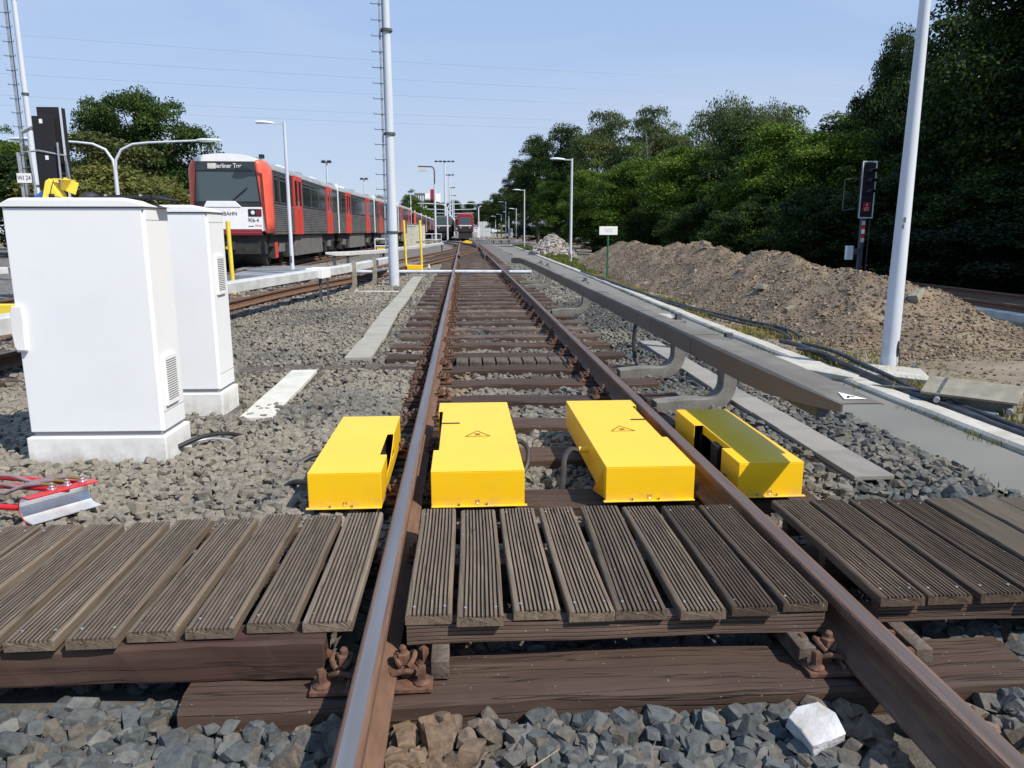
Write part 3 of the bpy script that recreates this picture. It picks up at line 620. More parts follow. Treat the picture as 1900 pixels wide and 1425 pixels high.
# ================================================================== BALLAST STONES (stuff)
def in_rect(P, x0, x1, y0, y1): return (P[:, 0] > x0) & (P[:, 0] < x1) & (P[:, 1] > y0) & (P[:, 1] < y1)
def scatter(n, x0, x1, y0, y1, s0, s1, lift=0):
    P = np.stack([RNG.uniform(x0, x1, n), RNG.uniform(y0, y1, n)], 1); S = RNG.uniform(s0, s1, n) * (1 + .5 * (RNG.random(n) < .08))
    k = np.ones(n, bool)
    for f in SLY:
        m = in_rect(P, -.86, 1.82, f - .005, f + .265); loose = (P[:, 0] < -.50) & (f > 2.5) & (f < 7.0)
        loose |= RNG.random(n) < .004
        k &= ~m | loose
    k &= ~(in_rect(P, XL - .07, XL + .07, -9, 99) | in_rect(P, XR - .07, XR + .07, -9, 99))
    k &= ~in_rect(P, -2.62, -1.76, 4.5, 5.0) & ~in_rect(P, -2.64, -1.76, 5.68, 6.22)
    k &= ~in_rect(P, -2.3, -.42, 7.57, 7.87) & ~(in_rect(P, -.15, 1.35, 7.58, 8.15))
    k &= ~in_rect(P, -2.6, -.40, 2.08, 2.22) & ~(in_rect(P, -1.72, -1.42, 5.5, 7.5) & (P[:, 1] > 5.75 + (P[:, 0] + 1.72) * 1.6))
    k &= ~(((P[:, 1] > 8.15) & (P[:, 1] < 23.3) & (np.abs(P[:, 0] - np.interp(P[:, 1], [8.2, 10, 13, 17, 20, 23.2], [-1.155, -1.17, -1.25, -1.27, -1.33, -1.37])) < .165)) | in_rect(P, 2.14, 2.43, 3.86, 9.2))
    P = P[k]; S = S[k]; z = gz(P[:, 0], P[:, 1]) + S * .12 + RNG.uniform(-.01, .02, len(P)) + lift
    z = np.where((P[:, 0] < -.50) & (P[:, 0] > -1.0) & (P[:, 1] > 2.6) & (P[:, 1] < 7.35), np.maximum(z + .055, -.175), z)
    return np.column_stack([P, z]), S
protA = rock_protos(28, 13, 3); protB = rock_protos(10, 9, 4)
A = [scatter(7200, -1.9, 2.9, .9, 3.2, .045, .085), scatter(6400, -1.9, 2.9, .9, 3.2, .045, .08, .025), scatter(5000, -1.9, 2.9, .9, 3.2, .025, .045), scatter(14500, -4.6, 2.86, 3.2, 6.6, .036, .072), scatter(12500, -4.6, 2.86, 3.2, 6.6, .038, .07, .02)]
# stones heaped by hand against the small things
P = np.concatenate([a[0] for a in A]); S = np.concatenate([a[1] for a in A])
V, F = rocks(protA, P, S); o = raw_mesh('ballast_stones', V, F, 'stone'); tag(o, kind='stuff')
B = [scatter(38000, -6.4, 2.84, 6.6, 15, .038, .075, .004), scatter(6000, -6.4, 2.84, 6.6, 11, .045, .08, .02)]
P = np.concatenate([a[0] for a in B]); S = np.concatenate([a[1] for a in B])
V, F = rocks(protB, P, S); o = raw_mesh('ballast_stones', V, F, 'stone'); tag(o, kind='stuff')
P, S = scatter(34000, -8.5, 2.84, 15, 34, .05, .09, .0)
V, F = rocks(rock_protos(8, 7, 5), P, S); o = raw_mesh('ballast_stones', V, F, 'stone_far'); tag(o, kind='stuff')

# ================================================================== BOARDED CROSSING
def plank_mb(w, L_, th, grooves=11, seed=0, worn=0):
    rg = random.Random(seed); prof = [(-w / 2, -th), (w / 2, -th), (w / 2, -.006)]
    tops = []
    if grooves:
        p = (w - .012) / grooves
        for g in range(grooves):                        # right to left: ridge, groove
            x1 = w / 2 - .006 - g * p; x0 = x1 - p
            d = rg.uniform(.0065, .0095)
            tops += [(x1 - p * .06, 0), (x0 + p * .40, 0), (x0 + p * .33, -d), (x0 + p * .05, -d)]
        tops = [(w / 2 - .004, -.002)] + tops[:-2] + [(-w / 2 + .004, -.002)]
    else: tops = [(w / 2 - .006, 0), (w / 4, .0), (0, .001), (-w / 4, 0), (-w / 2 + .006, 0)]
    prof += tops + [(-w / 2, -.006)]
    n = len(prof); seg = 16; b = MB(); vs = []; ph = rg.uniform(0, 6); amp = rg.uniform(.0005, .0018)
    ed0, ed1 = rg.uniform(-.006, .006), rg.uniform(-.006, .006)
    jit = [rg.uniform(-.0008, .0008) for _ in prof]
    for i in range(seg + 1):
        y = -L_ / 2 + L_ * i / seg; e = 1 if i in (0, seg) else 0
        for k, (u, v) in enumerate(prof):
            top = v > -.02
            vs.append((u + amp * math.sin(y * 6 + ph) + (jit[k] * 1.0 if top else 0) + (rg.uniform(-.0003, .0003) if top else 0),
                       y + e * ((ed0 if i == 0 else ed1) + rg.uniform(-.0012, .0012)), v + (rg.uniform(-.0009, .0006) if top else 0) + .004 * math.sin(y * 2.5 + ph)))
    fs = [(i * n + j, (i + 1) * n + j, (i + 1) * n + (j + 1) % n, i * n + (j + 1) % n) for i in range(seg) for j in range(n)]
    fs += [tuple(range(n)), tuple(range(seg * n, (seg + 1) * n))[::-1]]
    gi = set(k for k, (u, v) in enumerate(prof) if -.0125 < v < -.0062 and k > 2 and k < n - 1)
    mis = [1 if (j in gi or (j + 1) % n in gi) and grooves else 0 for i in range(seg) for j in range(n)] + [0, 0]
    return b.add(vs, fs, mis)
def screws(parent, w, L_):
    b = MB()
    for sx in (-1, 1):
        for sy in (-1, 1): b.lathe([(.0045, -.002), (.0045, .0012), (.002, .002)], (sx * w * .33, sy * (L_ / 2 - .05), 0), 8)
    b.build('screw', 'galv', parent)
def groove_joist(x0, x1, y, z0, z1, th, parent, name='joist', m='joist'):
    b = MB(); n = 5; h = z1 - z0; pr = [(-th / 2, z0 - z1)]
    for k in range(n):
        a = -h + h * k / n; pr += [(-th / 2, a + h / n * .72), (-th / 2 + .005, a + h / n * .78), (-th / 2 + .005, a + h / n * .94), (-th / 2, a + h / n)]
    pr += [(th / 2, 0), (th / 2, -h)]
    seg = 12; vs = []
    for i in range(seg + 1):
        x = x0 + (x1 - x0) * i / seg
        for u, v in pr: vs.append((x, u + random.uniform(-.0008, .0008), v + .003 * math.sin(i * .9)))
    m_ = len(pr); fs = [(i * m_ + j, i * m_ + (j + 1) % m_, (i + 1) * m_ + (j + 1) % m_, (i + 1) * m_ + j) for i in range(seg) for j in range(m_)] + [tuple(range(m_)), tuple(range(seg * m_, (seg + 1) * m_))]
    return b.add(vs, fs).build(name, m, parent, loc=(0, y, z1))
# middle panel
dk = thing('crossing_deck', (.475, 2.6, -.17), 'boarded crossing panel of eight grooved planks between the two rails', 'crossing deck', 'boarded crossing panels')
def put(o, x, y, z, par, rz=0): o.parent = par; o.location = Vector((x, y, z)) - par.location; o.rotation_euler.z = rz; return o
mids = [(-.118, .146), (.047, .146), (.218, .148), (.388, .146), (.562, .162), (.745, .146), (.915, .146), (1.085, .146)]
for i, (x, w) in enumerate(mids):
    o = plank_mb(w, .90, .036, 10, 100 + i).build('plank', ['plank_mid' if i < 6 else 'plank_dark', 'groove']); put(o, x, 2.605 + random.uniform(-.012, .012), .002 + random.uniform(-.003, .003), dk, random.uniform(-.012, .012) + (-.02 if i == 4 else 0)); screws(o, w, .9)
for yy in (2.20, 2.62, 2.96): o = groove_joist(-.19 - .475, 1.155 - .475, yy - 2.6, -.105 + .17, -.036 + .17, .05, dk)
for xx in (-.085, 1.06):
    for yy in (2.16, 2.9): o = MB().box((0, 0, 0), (.055, .26, .062)).build('support_block', 'endgrain', bevel=.003); put(o, xx, yy + .05, -.137, dk)
# left panel
dk = thing('crossing_deck', (-1.3, 2.6, -.17), 'boarded crossing panel of grey grooved planks left of the left rail', 'crossing deck', 'boarded crossing panels')
for i in range(13):
    x = -.425 - .171 * i; w = .142 if i else .15
    o = plank_mb(w, .90 if i < 2 else .92, .036, 10, 200 + i).build('plank', ['plank_grey', 'groove']); put(o, x, 2.60 - .012 * min(i, 6) + random.uniform(-.012, .012), .002 + random.uniform(-.003, .003), dk, random.uniform(-.014, .014)); screws(o, w, .9)
b = sleeper_mesh(2.1, .12, .125, 41, 24); o = b.build('front_beam', 'beam', bevel=.004); put(o, -.425 - 1.055, 2.165, -.036, dk)
for yy in (2.62, 2.97): o = groove_joist(-2.5 + 1.3, -.38 + 1.3, yy - 2.6, -.10 + .17, -.036 + .17, .06, dk)
# right panel
dk = thing('crossing_deck', (2.0, 2.6, -.17), 'boarded crossing panel right of the right rail, four grooved planks then worn smooth boards', 'crossing deck', 'boarded crossing panels')
for i in range(9):
    x = 1.42 + .172 * i; g = 10 if i < 4 else 0; w = .15 if i < 4 else .158
    o = plank_mb(w, .88, .036, g, 300 + i).build('plank', ['plank_dark' if i < 4 else 'plank_worn', 'groove']); put(o, x, 2.625 + random.uniform(-.01, .01), .002 + random.uniform(-.003, .003), dk, random.uniform(-.01, .01))
    if g: screws(o, w, .88)
for yy in (2.24, 2.62, 2.96): groove_joist(1.36 - 2.0, 2.95 - 2.0, yy - 2.6, -.105 + .17, -.036 + .17, .05, dk)
for xx in (1.42, 2.4):
    o = MB().box((0, 0, 0), (.055, .30, .062)).build('support_block', 'endgrain', bevel=.003); put(o, xx, 2.2, -.137, dk)
# ================================================================== YELLOW COVERS BETWEEN THE RAILS
def yellow_box(x0, x1, y0, y1, zt, zb, side, notch, label, parts_sym=False, slots=(), win=None):
    """sheet steel cover; side=-1/+1 is the rail side, notch=(ya,yb,depth) cut out of top and wall there"""
    cx, cy = (x0 + x1) / 2, y0
    t = thing('switch_cover', (cx, cy, zb), label, 'cover box', 'yellow cover boxes beside the rails')
    X = lambda x: x - cx
    Y = lambda y: y - cy
    Z = zt - zb
    xr, xo = (X(x1), X(x0)) if side > 0 else (X(x0), X(x1)); s = side
    ya, yb, dp = Y(notch[0]), Y(notch[1]), notch[2]; yl = Y(y1)
    poly = [(xo, 0), (xr, 0), (xr, ya), (xr - s * dp, ya), (xr - s * dp, yb), (xr, yb), (xr, yl), (xo, yl)]
    b = MB(); th = .005
    b.prism(poly, lambda a, c, z: (a, c, z), Z - th, Z)
    b.bb(min(xo, xr), max(xo, xr), 0, th, 0, Z - th); b.bb(min(xo, xr), max(xo, xr), yl - th, yl, 0, Z - th)
    b.bb(xo - (th if xo > 0 else 0), xo + (0 if xo > 0 else th), th, yl - th, 0, Z - th)
    w0, w1 = (xr - th, xr) if s > 0 else (xr, xr + th)
    b.bb(w0, w1, th, ya, 0, Z - th); b.bb(w0, w1, yb, yl - th, 0, Z - th)
    d0, d1 = (xr - s * dp - th, xr - s * dp) if s > 0 else (xr - s * dp, xr - s * dp + th)
    if win: # opening in the recessed wall with a curved strip left standing on the rail side
        b.bb(w0, w1, ya, yb, 0, Z * .38)
        n = 8
        for i in range(n):
            f0, f1 = i / n, (i + 1) / n; h0 = Z * (.38 + .5 * (f0 ** 2)); h1 = Z * (.38 + .5 * (f1 ** 2))
            b.bar((xr, ya + (yb - ya) * f0, h0), (xr, ya + (yb - ya) * f1, h1), th, .03)
    else:
        b.bb(d0, d1, ya + th, yb - th, 0, Z - th)
    # folded foot flanges
    f = b
    f.bb(min(xo, xr) - (.012 if s > 0 else 0), max(xo, xr) + (.0 if s > 0 else .012), -.022, 0, 0, .006)
    o = b.build('cover_sheet', 'yellow', t, bevel=.0025)
    for k in (.33, .66): MB().cyl((X(x0) + (x1 - x0) * k * .9, -.012, .004), (X(x0) + (x1 - x0) * k * .9, -.012, .018), .006, n=8).build('bolt', 'zinc', t)
    # lock eye on the front
    b = MB(); xx = X(x0) + (x1 - x0) * .5
    b.tube([(xx - .006, -.004, .034), (xx - .006, -.006, .018), (xx, -.008, .014), (xx + .006, -.006, .018), (xx + .006, -.004, .034)], .0016, 6)
    b.build('lock_eye', 'zinc', t)
    # dark mechanism inside
    b = MB(); b.bb(X(x0) + .05, X(x1) - .05, .06, yl - .06, .0, Z - .05); b.bb(X(x0) + .02 if s < 0 else X(x1) - .12, X(x0) + .12 if s < 0 else X(x1) - .02, ya + .12, yb - .25, .02, Z - .03)
    b.build('mechanism', 'blackm', t)
    b = MB()
    for (xa, xb, y_a, y_b) in slots: b.bb(X(xa), X(xb), Y(y_a), Y(y_b), Z + .0004, Z + .0022)
    if slots: b.build('slot', 'black_print', t)
    if parts_sym:
        cxx, cyy = X(parts_sym[0]), Y(parts_sym[1]); b = MB(); w, h = .068, .115; z = Z + .0014
        P = [(cxx - w, cyy - h * .4, z), (cxx + w, cyy - h * .4, z), (cxx, cyy + h * .6, z)]
        for i in range(3): b.bar(P[i], P[(i + 1) % 3], .0045, .001)
        for k in range(8):
            a = k * math.pi / 4; b.bar((cxx, cyy - .005, z), (cxx + .022 * math.cos(a) * (1 if k % 2 else .7), cyy - .005 + .03 * math.sin(a) * (1 if k % 2 else .7), z), .0022, .001)
        b.lathe([(.006, -.0005), (.006, .0006)], (cxx, cyy - .005, z), 10)
        b.build('warning_symbol', 'black_print', t)
    return t
yb1 = yellow_box(-.745, -.40, 3.45, 4.56, .05, -.125, 1, (3.74, 4.14, .035), 'yellow steel cover box left of the left rail, nearest the white cabinets', win=True)
yb2 = yellow_box(-.165, .282, 3.44, 4.90, .05, -.125, -1, (3.80, 4.66, .028), 'yellow cover box with warning triangle against the inside of the left rail', (.07, 4.10), [(-.135, -.03, 4.34, 4.365)])
yb3 = yellow_box(.68, 1.118, 3.46, 4.91, .05, -.125, 1, (3.98, 4.74, .028), 'yellow cover box with warning triangle against the inside of the right rail', (.90, 4.16), [(1.0, 1.09, 4.36, 4.385)])
yb4 = yellow_box(1.345, 1.672, 3.48, 4.61, .05, -.125, -1, (3.74, 4.22, .05), 'yellow cover box right of the right rail, half shaded by the third rail', win=None)
# side gusset and cable gland on box three
b = MB(); x = .68 - .899
b.prism([(0, 0), (.10, 0), (.0, .16)], lambda a, c, t: (x - a * .35, .05 + a * 1.2, .0 + c), 0, .004)
b.build('side_bracket', 'yellow', yb3)
MB().cyl((x - .05, .55, .10), (x, .55, .10), .018, n=12).build('cable_gland', 'yellow', yb3)
def cable(pts, r, label, m='black', group=None, name='cable', cat='cable', n=8, sub=6):
    P = [Vector(p) for p in pts]; out = []
    for i in range(len(P) - 1):
        p0, p1, p2, p3 = P[max(i - 1, 0)], P[i], P[i + 1], P[min(i + 2, len(P) - 1)]
        for k in range(sub):
            t = k / sub; out.append(.5 * ((2 * p1) + (p2 - p0) * t + (2 * p0 - 5 * p1 + 4 * p2 - p3) * t * t + (3 * p1 - p0 - 3 * p2 + p3) * t ** 3))
    out.append(P[-1]); o = MB().tube(out, r, n).build(name, m, smooth=True); return tag(o, label, cat, group)
cable([(.63, 4.01, -.03), (.585, 4.0, -.02), (.545, 3.96, -.06), (.53, 3.88, -.13), (.50, 3.72, -.20), (.50, 3.60, -.25)], .016, 'thick black cable looping down from the third yellow box onto a sleeper')
cable([(.26, 4.30, -.06), (.33, 4.32, -.06), (.37, 4.28, -.10), (.36, 4.2, -.16), (.33, 4.15, -.2)], .015, 'short black cable curling out of the second yellow box')
cable([(-.73, 4.30, -.08), (-.80, 4.32, -.10), (-.92, 4.28, -.13), (-1.02, 4.18, -.19), (-1.08, 4.1, -.24)], .015, 'black cable arching from the rear left side of the leftmost yellow box')
cable([(-.72, 3.68, -.10), (-.80, 3.75, -.10), (-.90, 3.86, -.13), (-.98, 3.92, -.19), (-1.02, 3.95, -.25)], .016, 'black cable arching from the front left side of the leftmost yellow box')

# ================================================================== WHITE CABINETS
def cabinet(name, x0, x1, y0, y1, ztop, label, vent_y, vent_z, handle, rz):
    cx, cy = (x0 + x1) / 2, (y0 + y1) / 2; w, d = x1 - x0, y1 - y0; z0 = -.27
    t = thing(name, (cx, cy, z0), label, 'cabinet', 'white trackside cabinets', rz); H = ztop - z0
    b = MB(); b.box((0, 0, .11), (w + .03, d + .05, .22)); b.build('plinth', 'plinth', t, bevel=.006)
    b = MB(); b.box((0, .0, .2325), (w - .03, d - .03, .025)); b.build('base_gap', 'seam', t)
    b = MB(); b.bb(-w / 2, w / 2, -d / 2 + .014, d / 2, .245, H - .045); b.build('body', 'cab', t, bevel=.006)
    b = MB(); b.bb(-w / 2 + .003, w / 2 - .012, -d / 2, -d / 2 + .012, .25, H - .05); b.build('door', 'cab', t, bevel=.005)
    # roof with sloping sides
    pr = [(-w / 2 - .012, 0), (w / 2 + .012, 0), (w / 2 + .012, .006), (w / 2 - .11, .045), (-w / 2 + .06, .045), (-w / 2 - .012, .012)]
    pr = [(-d / 2 - .012, 0), (d / 2 + .012, 0), (d / 2 + .012, .008), (d / 2 - .05, .042), (-d / 2 + .03, .05), (-d / 2 - .012, .035)]
    n = 7; vs = []; fs = []
    for i, (xx, k) in enumerate(((-w / 2 - .012, .30), (-w / 2 + .03, .9), (-w / 2 + .06, 1), (w / 2 - .12, 1), (w / 2 - .06, .75), (w / 2 - .02, .35), (w / 2 + .012, .12))):
        for yy, zz in pr: vs.append((xx, yy, H - .04 + zz * (k if zz > .001 else 1)))
    m_ = len(pr); fs = [(i * m_ + j, (i + 1) * m_ + j, (i + 1) * m_ + (j + 1) % m_, i * m_ + (j + 1) % m_) for i in range(n - 1) for j in range(m_)] + [tuple(range(m_)), tuple(range((n - 1) * m_, n * m_))]
    MB().add(vs, fs).build('roof', 'cab', t, smooth=True)
    b = MB(); b.box((0, 0, H - .0425), (w - .004, d - .004, .005)); b.build('roof_seam', 'seam', t)
    # seams on the right side
    b = MB(); b.bb(w / 2 - .0005, w / 2 + .0012, -d / 2 + .02, d / 2 - .005, H - .115, H - .112); b.bb(w / 2 - .0005, w / 2 + .0012, -d / 2 + .02, d / 2 - .005, .36, .363)
    b.build('side_seam', 'seam', t)
    # louvre vent, right side
    vy0, vy1 = vent_y; vz0, vz1 = vent_z; vy0 -= cy; vy1 -= cy; vz0 -= z0; vz1 -= z0
    v = MB().box((w / 2 + .008, (vy0 + vy1) / 2, (vz0 + vz1) / 2), (.018, vy1 - vy0, vz1 - vz0)).build('vent', 'plinth', t, bevel=.006)
    b = MB(); n = 18
    for i in range(n):
        z = vz0 + .03 + (vz1 - vz0 - .055) * (i + .5) / n; b.box((w / 2 + .0174, (vy0 + vy1) / 2, z), (.002, (vy1 - vy0) * .80, .0042))
    b.build('louvre', 'blackm', v)
    if handle:
        b = MB(); xx = -w / 2 - .002
        pr = [(0, 0), (-.012, .02), (-.02, .10), (-.018, .2), (-.004, .26), (.052, .26), (.056, .18), (.050, .08), (.050, 0)]
        b.prism(pr, lambda a, c, y: (xx + a, -d / 2 - y, handle - z0 + c), -.002, .022); b.build('handle', 'plinth', t, bevel=.004)
        MB().bb(xx, xx + .05, -d / 2 - .024, -d / 2 + .01, handle - z0 - .008, handle - z0 - .001).build('handle_latch', 'galv', t)
    return t
cb1 = cabinet('trackside_cabinet', -2.605, -1.815, 4.56, 4.90, 1.345, 'nearer large white trackside cabinet with tools lying on its roof', (4.62, 4.80), (.12, .43), .48, R(-1.5))
cb2 = cabinet('trackside_cabinet', -2.66, -1.86, 5.80, 6.14, 1.345, 'farther white trackside cabinet half hidden behind the nearer one', (5.88, 6.05), (.69, .99), None, R(-1.5))
cable([(-1.80, 4.70, -.16), (-1.70, 4.80, -.13), (-1.60, 4.92, -.14), (-1.52, 5.05, -.19), (-1.45, 5.1, -.25)], .014, 'black cable leaving the plinth of the nearer white cabinet')
cable([(-1.80, 4.74, -.17), (-1.68, 4.82, -.15), (-1.58, 4.92, -.18), (-1.50, 5.0, -.24)], .010, 'thinner grey conduit beside the cable at the nearer cabinet plinth', m='galv')
# things on the roof of the nearer cabinet
zr = 1.352
t = thing('tool_case', (-2.40, 4.80, zr), 'open yellow plastic case standing on the roof of the nearer cabinet', 'case')
b = MB(); b.prism([(-.075, 0), (-.045, .105), (-.02, .12), (.02, .03), (.02, 0)], lambda a, c, y: (a, y, c), -.05, .05); b.build('case_base', 'yellow_old', t, bevel=.004)
b = MB(); b.bar((.0, 0, .117), (.085, 0, .112), .10, .006); b.bar((.083, 0, .112), (.055, 0, .045), .09, .006); b.bar((.02, 0, .012), (.10, 0, .006), .08, .01); b.build('case_lid', 'yellow_old', t, bevel=.002)
MB().bb(-.03, .0, -.056, -.05, .008, .03).build('latch', 'blackm', t)
cable([(-2.39, 4.74, zr + .11), (-2.41, 4.73, zr + .03), (-2.36, 4.72, zr + .01), (-2.30, 4.72, zr - .002), (-2.26, 4.74, zr + .004)], .0025, 'thin black lead hanging over the open yellow case', name='lead', n=6)
t = MB().prism([(-.09, 0), (-.06, .02), (-.02, .045), (.03, .05), (.05, .03), (.07, 0)], lambda a, c, y: (a, y, c), -.04, .05).build('cloth_bundle', 'blue', bevel=.008)
t.location = (-2.475, 4.82, zr); tag(t, 'crumpled blue cloth bundle left of the yellow case on the cabinet roof', 'cloth')
vs = []; b = MB().lathe([(.01, 0), (.05, .004), (.056, .018), (.045, .034), (.02, .043), (.004, .045)], n=20); b.box((.07, -.01, .006), (.09, .05, .01)); t = b.build('cap', 'black', smooth=True); t.location = (-2.225, 4.80, zr); t.scale = (1, .8, 1); tag(t, 'shiny black cap lying between the yellow case and the flat black panel', 'cap')
t = thing('flat_panel', (-1.985, 4.80, zr), 'flat black panel with hinges lying on the right end of the cabinet roof', 'panel')
b = MB(); b.box((0, 0, .012), (.34, .22, .012)); b.box((.20, 0, .006), (.10, .22, .010), ry=R(14)); b.build('panel_sheet', 'blackm', t, bevel=.002)
for x in (-.1, .10): MB().box((x, -.10, .02), (.012, .02, .012)).build('hinge', 'galv', t)
MB().box((0, .11, .018), (.36, .01, .03)).build('panel_rim', 'black', t)

# ================================================================== RED AND WHITE EARTHING CLAMP
t = thing('rail_clamp_tool', (-1.96, 3.58, -.21), 'red and white clamp tool with silver channel jaw and cables, lying on the ballast', 'tool', rz=R(-38))
t.rotation_euler.y = R(4); t.scale = (1.15, 1.0, 1.15); t.location.z = -.185
# channel: axis along local y, opening toward +x
n = 14; prof_o = [(.045 - .062 * math.cos(a * 1.0) - .0, .062 + .062 * math.sin(a)) for a in [R(100) - R(200) * i / n for i in range(n + 1)]]
def chan(r_, th, mt, nm, y0, y1, ext_t, ext_b):
    pts = []
    for i in range(n + 1):
        a = R(95) + R(170) * i / n; pts.append((r_ * math.cos(a), .07 + r_ * math.sin(a)))
    pts = [(ext_t, .07 + r_ + ext_t * .10)] + pts + [(ext_b, .07 - r_ + .002)]
    inn = []
    for i in range(n + 1):
        a = R(95) + R(170) * i / n; inn.append(((r_ - th) * math.cos(a), .07 + (r_ - th) * math.sin(a)))
    inn = [(ext_t, .07 + r_ - th + ext_t * .10)] + inn + [(ext_b, .07 - r_ + th + .002)]
    b = MB(); N = len(pts); vs = []
    for y in (y0, y1): vs += [(a, y, c) for a, c in pts] + [(a, y, c) for a, c in inn]
    fs = []
    for i in range(N - 1):
        o1, i1 = i, N + i; fs += [(o1, o1 + 1, 2 * N + o1 + 1, 2 * N + o1), (i1, 2 * N + i1, 2 * N + i1 + 1, i1 + 1), (o1, i1, i1 + 1, o1 + 1), (2 * N + o1, 2 * N + o1 + 1, 2 * N + i1 + 1, 2 * N + i1)]
    fs += [(0, N, 3 * N, 2 * N), (N - 1, 2 * N - 1, 4 * N - 1, 3 * N - 1)]
    # ordering of the end caps fixed by normal recalculation
    return b.add(vs, fs).build(nm, mt, t)
chan(.056, .005, 'redtool', 'jaw_shell', -.15, .17, .045, .03); chan(.0505, .004, 'alu', 'jaw_lining', -.148, .168, .012, .055)
b = MB()
for y in (-.02, .05, .12): b.lathe([(.020, 0), (.020, .004), (.013, .006), (.013, .014), (.008, .016), (.008, .026)], (-.008, y, .127), 10)
b.build('clamp_bolt', 'zinc', t, smooth=True)
MB().tube([(-.05, -.10, .05), (-.20, -.23, .055), (-.52, -.46, .06)], .0125, 12).build('handle_tube', 'redtool', t, smooth=True)
MB().tube([(-.26, -.276, .0555), (-.31, -.314, .0565)], .0132, 12).build('white_band', 'white', t, smooth=True)
MB().tube([(-.02, .06, .10), (-.22, -.06, .09), (-.50, -.22, .07)], .0125, 12).build('handle_tube', 'redtool', t, smooth=True)
MB().tube([(-.02, .14, .11), (-.22, .02, .10), (-.52, -.12, .08)], .0125, 12).build('handle_tube', 'redtool', t, smooth=True)
for y, k in ((.0, 0), (.06, 1), (.12, 2)):
    MB().tube([(-.01, y, .14), (-.07, y - .035, .138)], .007, 8).build('cable_lug', 'brass', t)
    MB().tube([(-.07, y - .035, .138), (-.13, y - .08, .125), (-.20, y - .13, .085 + .01 * k), (-.30, y - .17, .075 + .02 * k), (-.38, y - .21, .11), (-.5, y - .30, .115)], .0085, 8).build('cable', 'cablemauve', t, smooth=True)

# ================================================================== CABLE TROUGHS
def trough(name, path, w, th, label, m, m2, step=.5, wall=True, closed_gap=.006):
    t = thing(name, (path[0][0], path[0][1], path[0][2]), label, 'cable trough'); o0 = Vector(path[0]); acc = []
    P = [Vector(p) for p in path]; k = 0
    for i in range(len(P) - 1):
        a, b_ = P[i], P[i + 1]; d = b_ - a; n = max(1, round(d.length / step))
        for j in range(n):
            p, q = a + d * (j / n), a + d * ((j + 1) / n); dn = d.normalized() * closed_gap / 2; r = Vector((d.y, -d.x, 0)).normalized()
            jz = random.uniform(-.005, .005); b = MB(); vs = []
            sk = random.uniform(-.006, .006)
            for e, sg in ((p + dn, 1), (q - dn, 1)):
                for u in (-w / 2, w / 2): vs += [e + r * (u + sk) + Vector((0, 0, jz - th)) - o0, e + r * (u + sk) + Vector((0, 0, jz)) - o0]
            b.add(vs, [(0, 1, 3, 2), (4, 6, 7, 5), (0, 4, 5, 1), (2, 3, 7, 6), (1, 5, 7, 3), (0, 2, 6, 4)])
            b.build('lid', m if (k % 4) else m2, t, bevel=.006); k += 1
    if wall:
        b = MB(); b.sweep([(-w / 2 - .02, -.16), (-w / 2 + .02, -.16), (-w / 2 + .02, -th - .002), (-w / 2 - .02, -th - .002)], [tuple(p - o0) for p in P])
        b.sweep([(w / 2 - .03, -.16), (w / 2 + .01, -.16), (w / 2 + .01, -th - .002), (w / 2 - .03, -th - .002)], [tuple(p - o0) for p in P])
        b.build('trough_wall', 'conc_dark', t)
    return t
trough('cable_trough', [(2.27, 3.86, -.165), (2.26, 5.9, -.165), (2.26, 6.3, -.17), (2.30, 9.2, -.175)], .235, .03, 'grey concrete cable trough lids beside the ballast, right of the yellow boxes', 'conc', 'conc_dark')
trough('cable_trough', [(-1.55, 5.55, -.182), (-1.59, 7.50, -.182)], .245, .04, 'short pale concrete trough beside the farther white cabinet', 'conc_light', 'conc_light', step=.98, wall=False)
trough('cable_trough', [(-1.155, 8.2, -.18), (-1.17, 10, -.18), (-1.25, 13.0, -.185), (-1.27, 17, -.19), (-1.33, 20, -.19), (-1.37, 23.2, -.19)], .29, .04, 'long line of pale concrete trough lids running back toward the yellow frame', 'conc_beige', 'conc_beige', wall=False)
for (x0, y0), (x1, y1), lb in (((-3.25, 17.75), (-2.5, 18.1), 'thin white strip lying on the ballast, left piece'), ((-2.6, 17.7), (-1.48, 17.55), 'thin white strip lying on the ballast beside the trough')):
    tag(MB().bar((x0, y0, -.20), (x1, y1, -.20), .05, .02).build('white_strip', 'white'), lb, 'strip')

